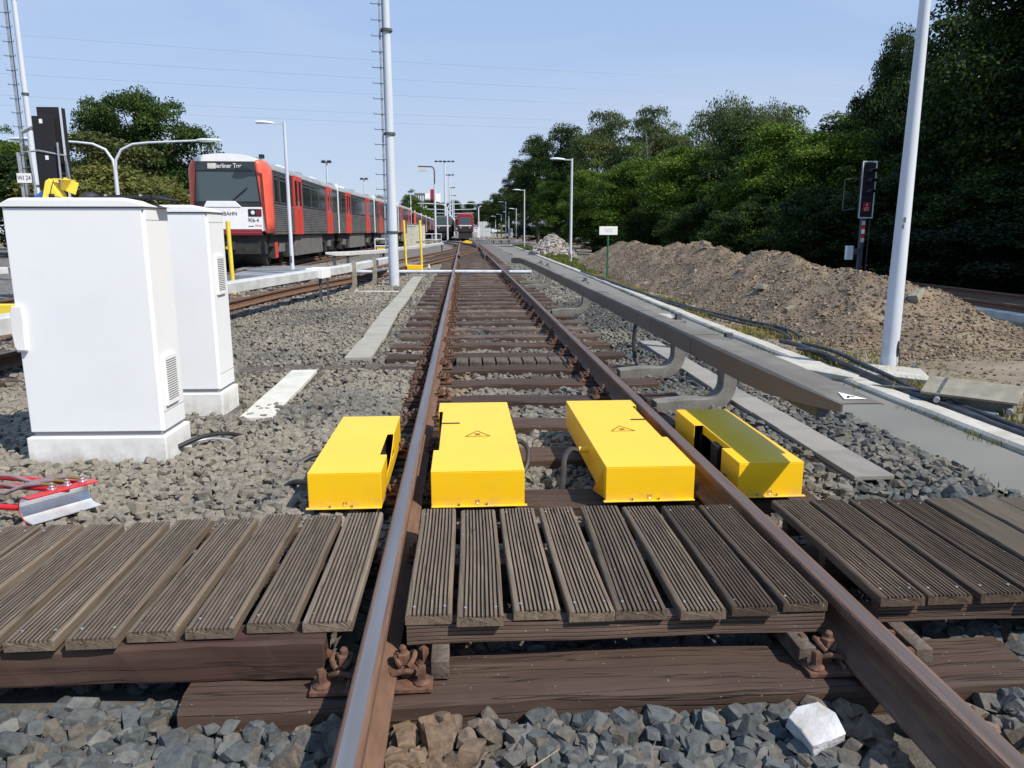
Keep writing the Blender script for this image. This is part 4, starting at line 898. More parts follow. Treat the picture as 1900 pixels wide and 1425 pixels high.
# ================================================================== THIRD RAIL (right) WITH COVER
def third_rail(path, label, m, mb, brks, mirror=1, name='conductor_rail', w=.25, h=.145, tip0=None, tip1=None, flip=False, joint=True, brm='bracket', plain=False):
    """path is the centre line of the cover top"""
    t = thing(name, path[0], label, 'conductor rail', 'conductor rails beside the tracks'); o0 = Vector(path[0]); P = [Vector(p) - o0 for p in path]
    prof = [(-w / 2, -h), (-w / 2, -.02), (-w / 2 + .015, -.004), (0, 0), (w / 2 - .015, -.004), (w / 2, -.02), (w / 2, -.03), (w / 2 - .006, -.03), (w / 2 - .012, -.022), (-w / 2 + .012, -.022), (-w / 2 + .012, -h)]
    if flip: prof = [(-u, v) for u, v in prof[::-1]]
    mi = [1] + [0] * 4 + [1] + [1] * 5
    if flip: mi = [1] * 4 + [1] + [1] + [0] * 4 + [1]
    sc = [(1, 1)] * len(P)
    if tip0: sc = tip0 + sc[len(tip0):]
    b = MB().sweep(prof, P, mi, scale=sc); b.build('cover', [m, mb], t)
    b = MB().sweep([(-.035, -h - .015), (.035, -h - .015), (.035, -h + .035), (.012, -h + .045), (.012, -.06), (-.012, -.06), (-.012, -h + .045), (-.035, -h + .035)], P[1:]); b.build('contact_rail', 'steel', t)
    if joint:
        for i, p in enumerate(P[1:-1:1]):
            q = P[i + 2] - p; d = q.normalized()
            b = MB().sweep([(-w / 2 - .003, -h + .003), (-w / 2 - .003, -.019), (-w / 2 + .014, -.001), (0, .003), (w / 2 - .014, -.001), (w / 2 + .003, -.019), (w / 2 + .003, -h + .003)], [p - d * .05, p + d * .05]); b.build('joint_strap', mb, t)
    for bp in brks:
        x, y, rz = bp; bb_ = MB(); s = mirror
        # C-shaped arm: foot on the sleeper end, curve out and up to the cover
        pts = [(-.30, -.03), (-.08, -.015)]
        for k in range(9):
            a = -math.pi / 2 + math.pi / 2 * k / 8; pts.append((.10 * 1 + .18 * math.cos(a), .165 + .18 * math.sin(a) + 0))
        ctop = o0.z + .17
        pts += [(.28, .50)]
        wd = [.05, .055] + [.056] * 9 + [.05]
        L_, R_ = [], []
        Q = [Vector((a, c)) for a, c in pts]
        for i, q in enumerate(Q):
            d = (Q[min(i + 1, len(Q) - 1)] - Q[max(i - 1, 0)]).normalized(); nrm = Vector((-d.y, d.x)); L_.append(q + nrm * wd[i]); R_.append(q - nrm * wd[i])
        poly = L_ + R_[::-1]
        n = len(Q); vs = []; 
        for yy in (-.075, .075): vs += [(q.x * s, yy, q.y) for q in L_] + [(q.x * s, yy, q.y) for q in R_]
        fs = []
        for i in range(n - 1): fs += [(i, i + 1, n + i + 1, n + i), (2 * n + i, 3 * n + i, 3 * n + i + 1, 2 * n + i + 1), (i, 2 * n + i, 2 * n + i + 1, i + 1), (n + i, n + i + 1, 3 * n + i + 1, 3 * n + i)]
        fs += [(0, n, 3 * n, 2 * n), (n - 1, 3 * n - 1, 4 * n - 1, 2 * n - 1)]
        bb_.add(vs, fs)
        o = bb_.build('bracket', brm, t, bevel=.006); o.location = Vector((x, y, -.17)) - o0; o.rotation_euler.z = rz
        if not plain:
            c = MB(); c.box((0, 0, .02), (.05, .07, .07)); c.bar((0, 0, .0), (-.26, 0, -.04), .04, .04); c.build('bracket_clip', 'steel', o, loc=(.27 * s, 0, .50))
    return t
TH = [(1.742, 3.12, .43), (1.758, 3.5, .43), (1.768, 3.9, .43), (1.772, 4.3, .43), (1.768, 5.0, .43), (1.755, 5.35, .43), (1.735, 5.9, .43), (1.722, 6.55, .43), (1.717, 7.05, .43), (1.717, 9.5, .43), (1.717, 13.0, .43), (1.71, 17.0, .43), (1.68, 20.0, .43), (1.62, 21.5, .43), (1.54, 23.2, .36)]
brs = [(1.80, 5.75, 0), (1.80, 7.15, 0), (1.80, 12.8, 0), (1.80, 18.6, 0), (1.80, 20.2, 0)]
tr = third_rail(TH, 'long dark grey third rail cover on curved brackets, right of the main track', 'cover', 'cover_brown', brs, tip0=[(.76, .30), (.89, .62), (.97, .9), (1, 1), (.97, 1), (.87, 1), (.70, 1), (.60, 1)] + [(.56, 1)] * 7, joint=False)
o0 = Vector(TH[0])
for (x, y, z, kw_) in ((1.755, 5.35, .43, .87), (1.722, 6.55, .43, .6), (1.717, 7.05, .43, .56), (1.717, 13, .43, .56)):
    b = MB().sweep([(-.128, -.142), (-.128, -.019), (-.112, -.001), (0, .003), (.112, -.001), (.128, -.019), (.126, -.024), (-.118, -.01), (-.122, -.142)], [Vector((x, y - .012, z)) - o0, Vector((x, y + .012, z)) - o0], scale=[(kw_, 1)] * 2); b.build('joint_strap', 'cover_brown', tr)
# white stick-on triangle with bolt at the tip
b = MB(); q = Vector((1.745, 3.20, .431)) - o0
b.add([q + Vector((-.055, -.02, .003)), q + Vector((.05, -.02, .003)), q + Vector((-.01, .13, .003))], [(0, 1, 2)]); b.build('warning_label', 'white', tr)
b = MB(); b.bar(q + Vector((-.03, .0, .0045)), q + Vector((-.005, .04, .0045)), .008, .002); b.bar(q + Vector((-.005, .03, .0045)), q + Vector((.012, .02, .0045)), .006, .002); b.build('label_mark', 'blackm', tr)
cable([(1.72, 7.42, .28), (1.70, 7.40, .10), (1.71, 7.36, -.08), (1.76, 7.3, -.19)], .02, 'black feeder cable hanging from the third rail beside its second bracket')
# cover pieces on the left
TN = [(-5.05, 4.2, .40), (-4.13, 7.0, .43), (-3.80, 9.3, .43), (-3.42, 11.9, .43), (-3.10, 13.9, .43), (-2.86, 15.5, .43), (-2.68, 16.6, .43), (-2.42, 19.0, .43), (-2.28, 21.5, .42), (-2.25, 24.0, .38)]
TN2 = [(x - .42, y, z) for x, y, z in TN]
def lf(y, P): return float(np.interp(y, [p[1] for p in P], [p[0] for p in P]))
def lb(ys, P): return [(lf(y, P) + .30 - .33, y, R(14)) for y in ys]
tn = third_rail(TN, 'pale conductor rail cover on beige brackets beside the curving left track', 'cover_light', 'cover_light', [], mirror=1, w=.24, h=.16, joint=False, plain=True, flip=True)
def post_bracket(par, x, y, rz=.2, top=.50, m='bracket_b', s=-1):
    pts = [(-.28, -.06), (-.12, -.03), (-.03, .06), (0, .18), (0, top + .17)]; b = MB(); Q = [Vector(p) for p in pts]; L_, R_ = [], []
    for i, q in enumerate(Q):
        d = (Q[min(i + 1, len(Q) - 1)] - Q[max(i - 1, 0)]).normalized(); nn = Vector((-d.y, d.x)); w = .055 if i < 4 else .045; L_.append(q + nn * w); R_.append(q - nn * w)
    n = len(Q); vs = []
    for yy in (-.07, .07): vs += [(q.x, yy, q.y) for q in L_] + [(q.x, yy, q.y) for q in R_]
    fs = []
    for i in range(n - 1): fs += [(i, i + 1, n + i + 1, n + i), (2 * n + i, 3 * n + i, 3 * n + i + 1, 2 * n + i + 1), (i, 2 * n + i, 2 * n + i + 1, i + 1), (n + i, n + i + 1, 3 * n + i + 1, 3 * n + i)]
    fs += [(0, n, 3 * n, 2 * n), (n - 1, 3 * n - 1, 4 * n - 1, 2 * n - 1)]; b.add(vs, fs)
    o = b.build('bracket', m, par, bevel=.008); o.location = Vector((x, y, -.17)) - par.location; o.rotation_euler.z = rz
for y in (6.2, 11.0, 17.4, 19.6): post_bracket(tn, lf(y, TN) + .14, y, R(10))
b = MB(); p0 = Vector((-2.86, 15.3, .43)) - Vector(TN[0]); b.box(p0 + Vector((.0, .0, -.08)), (.34, .5, .20), rz=R(-9)); b.build('end_box', 'white', tn, bevel=.01)
MB().box(p0 + Vector((.05, -.1, -.42)), (.05, .05, .5)).build('leg', 'steel', tn); MB().box(p0 + Vector((.16, .1, -.42)), (.04, .04, .5)).build('leg', 'steel', tn)
TB = [(-4.90, 27.7, .42), (-4.6, 27.8, .43), (-4.18, 28.2, .43), (-3.2, 31.2, .43), (-3.07, 34.5, .43), (-2.13, 40, .43), (-1.35, 50, .43)]
tb = third_rail(TB, 'pale curved conductor rail cover on short legs, behind the tall ladder mast', 'cover_light', 'cover_light', [], w=.24, h=.14, joint=False, tip0=[(.5, .5)], plain=True, flip=True)
for p in TB[1:]:
    MB().box(Vector(p) - Vector(TB[0]) + Vector((0, 0, -.40)), (.09, .12, .5)).build('leg', 'steel', tb)
tc = third_rail([(-11.6, 12, .42), (-9.2, 17.2, .43), (-8.6, 21.5, .43)], 'pale conductor rail cover seen left of the nearer cabinet, upper one', 'cover_light', 'cover_light', [], w=.24, h=.13, joint=False, plain=True, flip=True)
post_bracket(tc, -9.0, 17.5, R(10))
b = thing('yellow_stop_box', (-4.50, 7.25, -.27), 'yellow box rail peeping out left of the nearer cabinet', 'barrier')
MB().box((-.35, .3, .70), (1.2, .08, .10)).build('board', 'yellow_old', b, bevel=.01); MB().box((-.5, .3, .32), (.06, .06, .65)).build('leg', 'yellow_old', b)
# grey boards laid by the lamp base
for i, (q, lb_) in enumerate((([(-6.55, 21.6), (-3.95, 21.2), (-4.2, 23.6), (-6.7, 23.9)], 'front light grey plate on the ground beside the conductor cover'), ([(-7.1, 24.3), (-4.4, 24.0), (-4.7, 26.9), (-7.4, 26.9)], 'rear light grey plate on the ground at the foot of the slim lamp'))):
    o = MB().prism(q, lambda a, c, z: (a, c, z), -.19, -.04 + .02 * i).build('ground_plate', 'galv'); tag(o, lb_, 'plate')

# ================================================================== PIPE ACROSS THE TRACK
t = thing('cross_pipe', (-2.1, 23.55, -.07), 'pale grey pipe crossing under the rails in the middle distance', 'pipe')
MB().tube([(-1.2, .1, .0), (2.0, 0, 0), (4.2, -.35, 0)], .055, 12).build('pipe', 'paint', t, smooth=True)
MB().box((2.2, -.1, -.1), (.2, .12, .12)).build('pipe_support', 'steel', t)
MB().box((.2, .1, -.1), (.2, .12, .12)).build('pipe_support', 'steel', t)
# ================================================================== LOOSE THINGS IN FRONT
import bmesh
def lump(name, pts, m, bev=.004, loc=(0, 0, 0), sub=0):
    me = bpy.data.meshes.new(name); bm = bmesh.new()
    for p in pts: bm.verts.new(p)
    bmesh.ops.convex_hull(bm, input=bm.verts); bmesh.ops.recalc_face_normals(bm, faces=bm.faces[:]); bm.to_mesh(me); bm.free(); me.materials.append(M[m])
    o = bpy.data.objects.new(name, me); COL.objects.link(o); o.location = loc
    if bev: b = o.modifiers.new('Bevel', 'BEVEL'); b.width = bev; b.segments = 2
    return o
rg = random.Random(5)
pts = [(-.07 + rg.uniform(-.008, .008), -.06, -.04), (.06, -.07, -.035), (.075, .05, -.035), (-.05, .07, -.04), (-.075, -.055, .025), (.045, -.08, .035), (.08, -.01, .045), (.07, .052, .045), (.0, .075, .04), (-.055, .06, .035), (-.06, 0, .04), (.0, -.075, .035)]
o = lump('broken_block', pts, 'whiteblock', loc=(.955, 1.80, -.165)); o.rotation_euler = (.15, -.1, .45); o.scale = (.9, .85, .6); o.location.z = -.18; tag(o, 'broken white painted concrete lump lying on the ballast at bottom right', 'concrete lump')
o = lump('ballast_lump', [(x * 1.25, y * 1.1, z * .9) for x, y, z in pts], 'conc', loc=(-.57, 1.82, -.30)); bpy.data.objects.remove(o)
def twig(P, r, lb_):
    o = MB().tube(P, [r] * (len(P) - 1) + [r * .4], 6).build('twig', 'twig', smooth=True); tag(o, lb_, 'twig')
twig([(-.58, 1.36, -.19), (-.50, 1.41, -.17), (-.43, 1.40, -.165), (-.38, 1.34, -.17)], .0035, 'pale dry twig on the stones at bottom left of the left rail')
twig([(.10, 1.62, -.20), (.16, 1.70, -.185), (.24, 1.76, -.18)], .0022, 'thin straw stalk on the stones between the rails')
twig([(-.16, 1.60, -.19), (-.08, 1.68, -.185)], .002, 'short straw stalk beside the left rail on the stones')
# ================================================================== MASTS, LAMPS, SIGNS
def ladder_mast(name, loc, H, r0, r1, label, n0, lx, rung_w, m='paint', rail_m='galv', z0=0, zs=2.2):
    t = thing(name, loc, label, 'mast', None)
    b = MB().tube([(0, 0, 0), (0, 0, H * .5), (0, 0, H)], [r0, (r0 + r1) / 2, r1], 20); b.build('pole', m, t, smooth=True)
    b = MB(); b.bar((lx, -.02, zs), (lx * .8, -.02, H), .05, .03); b.build('climbing_rail', rail_m, t)
    MB().bar((lx + .07, -.03, zs + .1), (lx * .8 + .07, -.03, H), .025, .02).build('safety_rail', 'steel', t)
    z = n0; 
    while z < H:
        x = lx - lx * .2 * z / H; b = MB(); b.tube([(x - rung_w, -.05, z + .04), (x - rung_w, -.05, z), (x + rung_w * .95, -.05, z), (x + rung_w, -.05, z + .05)], .009, 6); b.build('rung', 'steel', t); z += .36
    for z in np.arange(zs + .4, H, 2.4): MB().lathe([(r0 * 1.06, 0), (r0 * 1.06, .06)], (0, 0, float(z)), 20).build('clamp_band', 'steel', t)
    return t
ladder_mast('ladder_mast', (-1.78, 19.8, -.25), 15, .138, .03, 'tall white mast with climbing rungs beside the concrete trough, left of the main track', 1.0, -.17, .20, zs=.95)
ladder_mast('ladder_mast', (-11.72, 22.3, -.25), 14, .085, .04, 'tall pale mast with curved climbing rungs at the far left, behind the signal', 1.3, -.26, .14)
t = thing('lamp_mast', (4.22, 7.15, -.20), 'large white leaning-looking lamp mast on a white base plate, in front of the soil heap', 'mast')
MB().tube([(0, 0, 0), (0, 0, .6), (0, 0, 6.5)], [.079, .076, .018], 24).build('pole', 'paint', t, smooth=True)
b = MB(); b.box((0, 0, -.005), (.26, .34, .02)); b.build('foot', 'paint', t)
b = MB(); n = 14
vs = [(.083 * math.cos(R(a)), .083 * math.sin(R(a)), z) for a, z in [(-60 + 14 * math.cos(k / n * 2 * math.pi), .23 + .085 * math.sin(k / n * 2 * math.pi)) for k in range(n)]]
b.add(vs, [tuple(range(n))]); b.build('hatch', 'blackm', t)
MB().tube([(.045, -.075, .24), (.06, -.085, .12), (.07, -.09, .0)], .004, 6).build('lead', 'blackm', t)
b = MB(); b.box((-.02, -.064, 1.47), (.02, .004, .05)); b.box((-.03, -.064, 1.41), (.015, .004, .04)); b.build('sticker', 'steel', t)
MB().prism([(-.16, .02), (.10, -.02), (.40, -.06), (.30, .20), (-.10, .22)], lambda a, c, z: (a, c, z), -.04, -.015).build('base_plate', 'kerb', t)
MB().box((.26, -.02, .02), (.05, .05, .05)).build('anchor_nut', 'steel', t)
for q, lb_ in (([(3.04, 7.5), (3.55, 6.55), (3.75, 6.75), (3.35, 7.9)], 'white painted slab crossing the kerb near the big lamp mast'), ([(3.72, 6.75), (4.15, 6.3), (4.40, 6.9), (3.95, 7.4)], 'white slab under the big lamp mast beside the cables'), ([(2.62, 11.0), (3.10, 10.7), (3.34, 12.0), (3.02, 12.1)], 'white painted slab on the path behind the third rail joints')):
    o = MB().prism(q, lambda a, c, z: (a, c, z), -.20, -.135 if q[0][0] > 3.5 else -.145).build('white_slab', 'kerb', bevel=.004); tag(o, lb_, 'slab', 'white slabs across the path')

LG = 'slender lamps with one head along the path'
def lamp_head(par, x, z, s, L_=.95, m='paint'):
    b = MB(); y = 0
    b.bar((0, 0, z), (s * .35, 0, z + .01), .05, .04); b.build('arm', m, par)
    vs = []; prof = [(.30, .02, .03), (.45, .07, .06), (.65, .10, .07), (.85, .08, .05), (L_, .02, .012)]; k = 10; bb_ = MB()
    for a, w, h in prof:
        for i in range(k):
            u = 2 * math.pi * i / k; vs.append((s * a, w * math.cos(u), z + .02 + h * max(math.sin(u), -.25) + (.02 if a > .5 else 0) * a))
    fs = [(i * k + j, i * k + (j + 1) % k, (i + 1) * k + (j + 1) % k, (i + 1) * k + j) for i in range(4) for j in range(k)] + [tuple(range(k)), tuple(range(4 * k, 5 * k))]
    h = bb_.add(vs, fs).build('lamp_head', 'paint', par, smooth=True)
    MB().box((s * .66, 0, z + .005), (.34, .12, .015)).build('lamp_glass', 'lampglass', h)
def street_lamp(x, y, H, label, s=-1, r=.06, loc_z=-.22, group=LG, hatch=True, L_=.95):
    t = thing('street_lamp', (x, y, loc_z), label, 'street lamp', group)
    MB().tube([(0, 0, 0), (0, 0, H)], [r, r * .75], 14).build('pole', 'paint', t, smooth=True); lamp_head(t, 0, H - .06, s, L_)
    if hatch: MB().box((-.01, -r * .97, .3), (.05, .02, .22)).build('hatch', 'steel', t)
    return t
street_lamp(4.66, 32.9, 4.38, 'nearest slender white lamp beside the soil heap, head over the path')
street_lamp(5.15, 64, 4.72, 'white lamp next beyond the rubble heap, second nearest of the path lamps')
street_lamp(5.24, 93, 4.80, 'third nearest of the white path lamps, beside the small yellow box', r=.07)
street_lamp(6.85, 98, 4.15, 'white path lamp set back to the right, at the dark tree edge', r=.06)
street_lamp(7.35, 122, 4.3, 'small white path lamp behind the white notice cabinet', r=.07)
street_lamp(7.1, 141, 4.35, 'grey far path lamp standing alone against the dark wood', r=.06)
street_lamp(7.0, 163, 4.4, 'far path lamp with a white board at its foot', r=.08)
street_lamp(7.0, 184, 4.4, 'far path lamp just left of the one with the white board', r=.08)
street_lamp(6.9, 222, 4.4, 'farthest path lamp, in front of the grey containers', r=.09)
street_lamp(-5.40, 24.6, 4.45, 'slim white lamp in front of the near train, its short head to the left', s=-1, r=.062, L_=.5, loc_z=-.02)
# twin-arm lamps
TG = 'twin lamps with long curved arms'
def twin_lamp(x, y, label, zt=4.25, wl=3.0, wr=3.2, r=.06, z0=-.25):
    t = thing('twin_lamp', (x, y, z0), label, 'street lamp', TG); H = zt - z0
    MB().tube([(0, 0, 0), (0, 0, H - .95)], [r * 1.2, r], 12).build('pole', 'paint', t, smooth=True)
    for s, w in ((-1, wl), (1, wr)):
        P = [(0, 0, H - 1.0), (s * .05, 0, H - .62), (s * .25, 0, H - .30), (s * .62, 0, H - .13), (s * 1.1, 0, H - .08), (s * (w - .5), 0, H)]
        MB().tube(P, [r * .8, r * .75, r * .7, r * .65, r * .6, r * .5], 10).build('arm', 'paint', t, smooth=True)
        b = MB(); k = 10; vs = []
        for a, ww, h in ((w - .55, .04, .035), (w - .40, .10, .06), (w - .15, .10, .06), (w + .12, .06, .04), (w + .25, .01, .01)):
            for i in range(k): u = 2 * math.pi * i / k; vs.append((s * a, ww * math.cos(u), H + .01 + h * math.sin(u)))
        fs = [(i * k + j, i * k + (j + 1) % k, (i + 1) * k + (j + 1) % k, (i + 1) * k + j) for i in range(4) for j in range(k)] + [tuple(range(k)), tuple(range(4 * k, 5 * k))]
        b.add(vs, fs).build('lamp_head', 'paint', t, smooth=True)
    return t
twin_lamp(-11.15, 26, 'nearest twin-arm lamp, its curved white arms spread above the white cabinets', 4.02)
for i, (x, y, lb_) in enumerate(((-2.1, 109, 'nearest of the far twin-arm lamps between the two far trains'), (-2.25, 138, 'second of the far twin-arm lamps between the two far trains'), (-2.3, 168, 'third of the far twin-arm lamps between the two far trains'), (-2.3, 198, 'fourth of the far twin-arm lamps, arms low over the dark train'), (-2.3, 232, 'farthest of the twin-arm lamps between the far trains'))):
    twin_lamp(x, y, lb_, 4.9, 3.9, 4.6, r=.11)
# flood light masts
FG = 'floodlight masts above the yard'
def flood_mast(x, y, H, label, r=.12, w=1.2, fl=4):
    t = thing('floodlight_mast', (x, y, -.25), label, 'floodlight mast', FG)
    MB().tube([(0, 0, 0), (0, 0, H)], [r, r * .6], 12).build('pole', 'paint', t, smooth=True)
    MB().bar((-w / 2, 0, H), (w / 2, 0, H), .08, .08).build('crossbar', 'steel', t)
    for i in range(fl): MB().box((-w / 2 + w * (i + .5) / fl, -.1, H + .04), (w / fl * .7, .25, .2), rx=R(25)).build('floodlight', 'steel', t)
flood_mast(-2.8, 130, 12.6, 'tall floodlight mast with wide lamp bar, nearest of the row by the red train', .22, 3.4, 5)
flood_mast(-2.5, 158, 12.4, 'second floodlight mast of the white row left of the far red train', .2, 2.0, 3)
flood_mast(-2.55, 200, 12.2, 'third floodlight mast of the white row left of the far red train', .2, 1.8, 2)
flood_mast(-2.55, 240, 12.0, 'fourth floodlight mast of the white row left of the far red train', .2, 1.8, 2)
flood_mast(-12.4, 73, 7.6, 'floodlight mast rising behind the front car of the near train', .13, 1.0, 2)
flood_mast(-12.5, 101, 7.9, 'floodlight mast rising behind the second car of the near train', .13, 1.1, 2)
flood_mast(-8.8, 134, 7.9, 'floodlight mast behind the grey switch cabinet, in front of the far trees', .12, 1.0, 2)
flood_mast(-8.9, 160, 6.6, 'short slim mast just right of the floodlight mast before the far trees', .10, .6, 1)
# old curved lamp
t = thing('old_lamp', (-2.95, 85, -.25), 'old lamp with brown hooked top and flat rectangular head', 'street lamp')
MB().tube([(0, 0, 0), (0, 0, 6.4)], [.13, .10], 12).build('pole', 'paint', t, smooth=True)
MB().tube([(0, 0, 6.4), (0, 0, 7.7), (-.08, 0, 8.05), (-.3, 0, 8.2), (-1.75, 0, 8.22)], .075, 10).build('hooked_arm', 'rust_dark', t, smooth=True)
MB().prism([(-1.75, 0), (-1.65, .28), (-.95, .28), (-.8, 0)], lambda a, c, y: (a, y, 7.72 + c), -.2, .2).build('lamp_head', 'conc_light', t)
# pole with double lamp right of the red train
t = thing('station_lamp', (2.7, 128, -.25), 'white pole lamp with a short raised head, right of the far red train', 'street lamp')
MB().tube([(0, 0, 0), (0, 0, 5.2)], [.12, .09], 12).build('pole', 'paint', t, smooth=True); MB().bar((0, 0, 5.2), (.5, 0, 5.45), .2, .1).build('lamp_head', 'paint', t); MB().box((0, -.15, 1.1), (.45, .25, 1.6)).build('control_box', 'cab', t)

# green sign post
t = thing('notice_sign', (4.20, 22.0, -.22), 'white notice board on a thin green post at the foot of the soil heap', 'sign')
MB().cyl((0, 0, 0), (0, 0, 1.35), .028, n=10).build('post', 'green', t, smooth=True)
s_ = MB().box((0, -.03, 1.39), (.53, .012, .24)).build('board', 'white', t, bevel=.004)
b = MB(); rg = random.Random(3)
for row, z in enumerate((1.42, 1.36)):
    x = -.12 + row * .02
    while x < .13:
        w = rg.uniform(.01, .03); b.box((x + w / 2, -.0368, z), (w, .0008, .018)); x += w + .012
b.build('small_print', 'galv', s_)

# signal on the right
t = thing('signal', (10.75, 20, -.35), 'trackside signal with dark board edged white and red number plate, right behind the soil heap', 'signal', rz=R(4))
MB().bb(-.05, .05, .05, .15, 0, 1.9).build('post', 'steel', t)
hd = MB().bb(-.19, .19, 0, .10, 1.86, 3.30).build('signal_board', 'blackm', t, bevel=.01)
b = MB(); 
for a in ((-.205, -.175, -.012, .0, 1.84, 3.32), (.175, .205, -.012, .0, 1.84, 3.32), (-.175, .175, -.012, .0, 3.285, 3.32), (-.175, .175, -.012, .0, 1.84, 1.875)): b.bb(*a)
b.build('white_edge', 'paint', t)
for z in (3.05, 2.80, 2.52):
    b = MB(); n = 10; vs = []
    for i in range(n + 1):
        a = math.pi * i / n; vs += [(.02 + .11 * math.cos(a), 0, z + .10 * math.sin(a)), (.02 + .11 * math.cos(a), -.26, z - .02 + .08 * math.sin(a))]
    b.add(vs, [(2 * i, 2 * i + 1, 2 * i + 3, 2 * i + 2) for i in range(n)]); o = b.build('hood', 'blackm', t); so_ = o.modifiers.new('Solid', 'SOLIDIFY'); so_.thickness = .008
pl = MB().bb(-.10, .10, -.016, -.004, 2.02, 2.26).build('number_plate', 'signred', t, bevel=.004)
text('number_text', '4', .12, 'white', pl, (0, -.018, 2.19), (R(90), 0, 0)); text('number_text', 'GT', .11, 'white', pl, (0, -.018, 2.08), (R(90), 0, 0))
for i in range(5): MB().bb(-.05, .04, .03, .045, 1.78 - .115 * i - .11, 1.78 - .115 * i).build('stripe', 'paint' if i % 2 == 0 else 'signred', t)
MB().bb(-.42, -.24, .02, .14, .75, 1.12).build('side_box', 'cab', t, bevel=.01); MB().bb(-.24, -.04, .08, .11, .88, 1.05).build('box_arm', 'steel', t)
MB().tube([(-.2, .2, 2.1), (-.55, .2, 2.05), (-.55, .2, 2.85), (-.2, .2, 2.9)], .018, 8).build('guard_frame', 'steel', t)
for x in (.16, .30): MB().bar((x, .25, .2), (x, .25, 1.8), .02, .02).build('ladder_rail', 'steel', t)
# signal on the left, seen from behind, with service cage
t = thing('signal', (-8.04, 16, -.25), 'large dark signal housing seen from behind with grey service cage, above the left cabinet', 'signal')
MB().bb(-.20, .24, .0, .22, 2.55, 3.78).build('signal_housing', 'blackm', t, bevel=.01); MB().bb(-.26, .14, -.10, .0, 2.20, 3.60).build('signal_door', 'blackm', t, bevel=.008)
MB().bb(-.14, .20, -.02, .16, 1.5, 2.2).build('lower_housing', 'blackm', t); MB().bb(.24, .262, -.03, .02, 1.75, 3.78).build('white_edge', 'paint', t)
for x_, z_ in ((-.09, 3.50), (-.05, 2.82)): MB().box((x_, -.105, z_), (.06, .006, .08)).build('white_tab', 'white', t)
MB().box((.02, -.12, 1.95), (.17, .1, .2)).build('junction_box', 'galv', t)
cg = [(-.62, 0, 1.4), (-.62, 0, 2.92), (-.2, -.1, 2.95), (.30, -.1, 2.86), (.30, 0, 2.2)]
MB().tube(cg, .022, 8).build('cage_rail', 'galv', t, smooth=True)
for P_ in ([(-.62, 0, 1.3), (-.66, 0, 2.92)], [(-.50, -.25, 1.5), (-.52, -.25, 2.9)], [(-.22, -.25, 1.55), (-.30, -.25, 2.92)], [(-.62, 0, 1.62), (-.1, -.2, 1.62)], [(.18, -.15, 1.7), (.2, -.15, 3.1)], [(-.62, 0, 1.0), (-.62, 0, 1.5)]): MB().tube(P_, .020, 8).build('cage_bar', 'galv', t)
MB().box((-.35, -.1, 1.58), (.55, .4, .03)).build('cage_floor', 'galv', t)
MB().bb(-.05, .05, .05, .15, 0, 1.6).build('post', 'steel', t)
pl = MB().box((-.42, -.30, 2.42), (.27, .008, .18)).build('number_plate', 'white', t); text('plate_text', 'WI 24', .12, 'blackm', pl, (-.42, -.307, 2.42), (R(90), 0, 0), ssx=.8)
MB().tube([(-.62, .2, 3.33), (-.4, .1, 3.40), (-.28, 0, 3.36)], .04, 8).build('horn', 'conc_light', t, smooth=True)
# power lines
WG = 'overhead wires across the sky'
for i, (pa, pb_, pc) in enumerate((((0, 62), (300, 85), (1900, 165)), ((0, 102), (300, 122), (1900, 195)), ((0, 136), (320, 155), (1440, 206)), ((0, 176), (290, 192), (1400, 232)), ((0, 195), (330, 212), (1400, 246)))):
    y = 150; A_, B_, C_ = at(*pa, y=y), at(*pb_, y=y), at(*pc, y=y); P = []
    for k in range(-4, 25):
        x = A_.x + (C_.x - A_.x) * k / 20
        z = A_.z * (x - B_.x) * (x - C_.x) / ((A_.x - B_.x) * (A_.x - C_.x)) + B_.z * (x - A_.x) * (x - C_.x) / ((B_.x - A_.x) * (B_.x - C_.x)) + C_.z * (x - A_.x) * (x - B_.x) / ((C_.x - A_.x) * (C_.x - B_.x))
        P.append((x, y, z))
    o = MB().tube(P, .02, 5).build('overhead_wire', 'galv'); tag(o, '%s thin overhead wire from the top crossing the whole sky' % ['topmost', 'second', 'third', 'fourth', 'lowest'][i] if i not in (0, 4) else '%s thin overhead wire crossing the whole sky' % ['topmost', '', '', '', 'lowest'][i], 'wire', WG)
# yellow frames
def yframe(x, y, label, posts=((-.25, 1.55), (.28, 1.55)), tl=.03):
    t = thing('buffer_stand', (x, y, -.2), label, 'frame')
    for k, (dx, h) in enumerate(posts): MB().tube([(dx, 0, 0), (dx - .05 * (1 if dx < 0 else .8), 0, h)], .04, 10).build('post', 'yellow_old', t, smooth=True)
    MB().box((.02, 0, .14), (.48, .3, .16)).build('foot_plate', 'yellow', t, bevel=.01); MB().box((.02, 0, .03), (.45, .25, .08)).build('base', 'steel', t)
    return t
yframe(-1.68, 26.3, 'yellow two-post frame with low foot plate standing at the end of the trough lids', ((-.25, 1.72), (.28, 1.72)))
t = thing('yellow_post', (-5.03, 17, -.2), 'single tall yellow post right of the farther white cabinet', 'post'); MB().tube([(0, 0, 0), (-.02, 0, 1.57)], .045, 10).build('post', 'yellow_old', t, smooth=True); MB().box((0, 0, .02), (.16, .16, .04)).build('post_foot', 'yellow_old', t)
for x, y, lb_ in ((-4.2, 40, 'small yellow box on legs beside the near train, left of the ladder mast'),):
    t = thing('yellow_marker', (x, y, -.2), lb_, 'marker'); MB().box((0, 0, .45), (.42, .2, .2)).build('marker_box', 'yellow', t); MB().box((-.05, 0, .18), (.05, .05, .36)).build('leg', 'steel', t); MB().box((.08, 0, .18), (.05, .05, .36)).build('leg', 'steel', t)
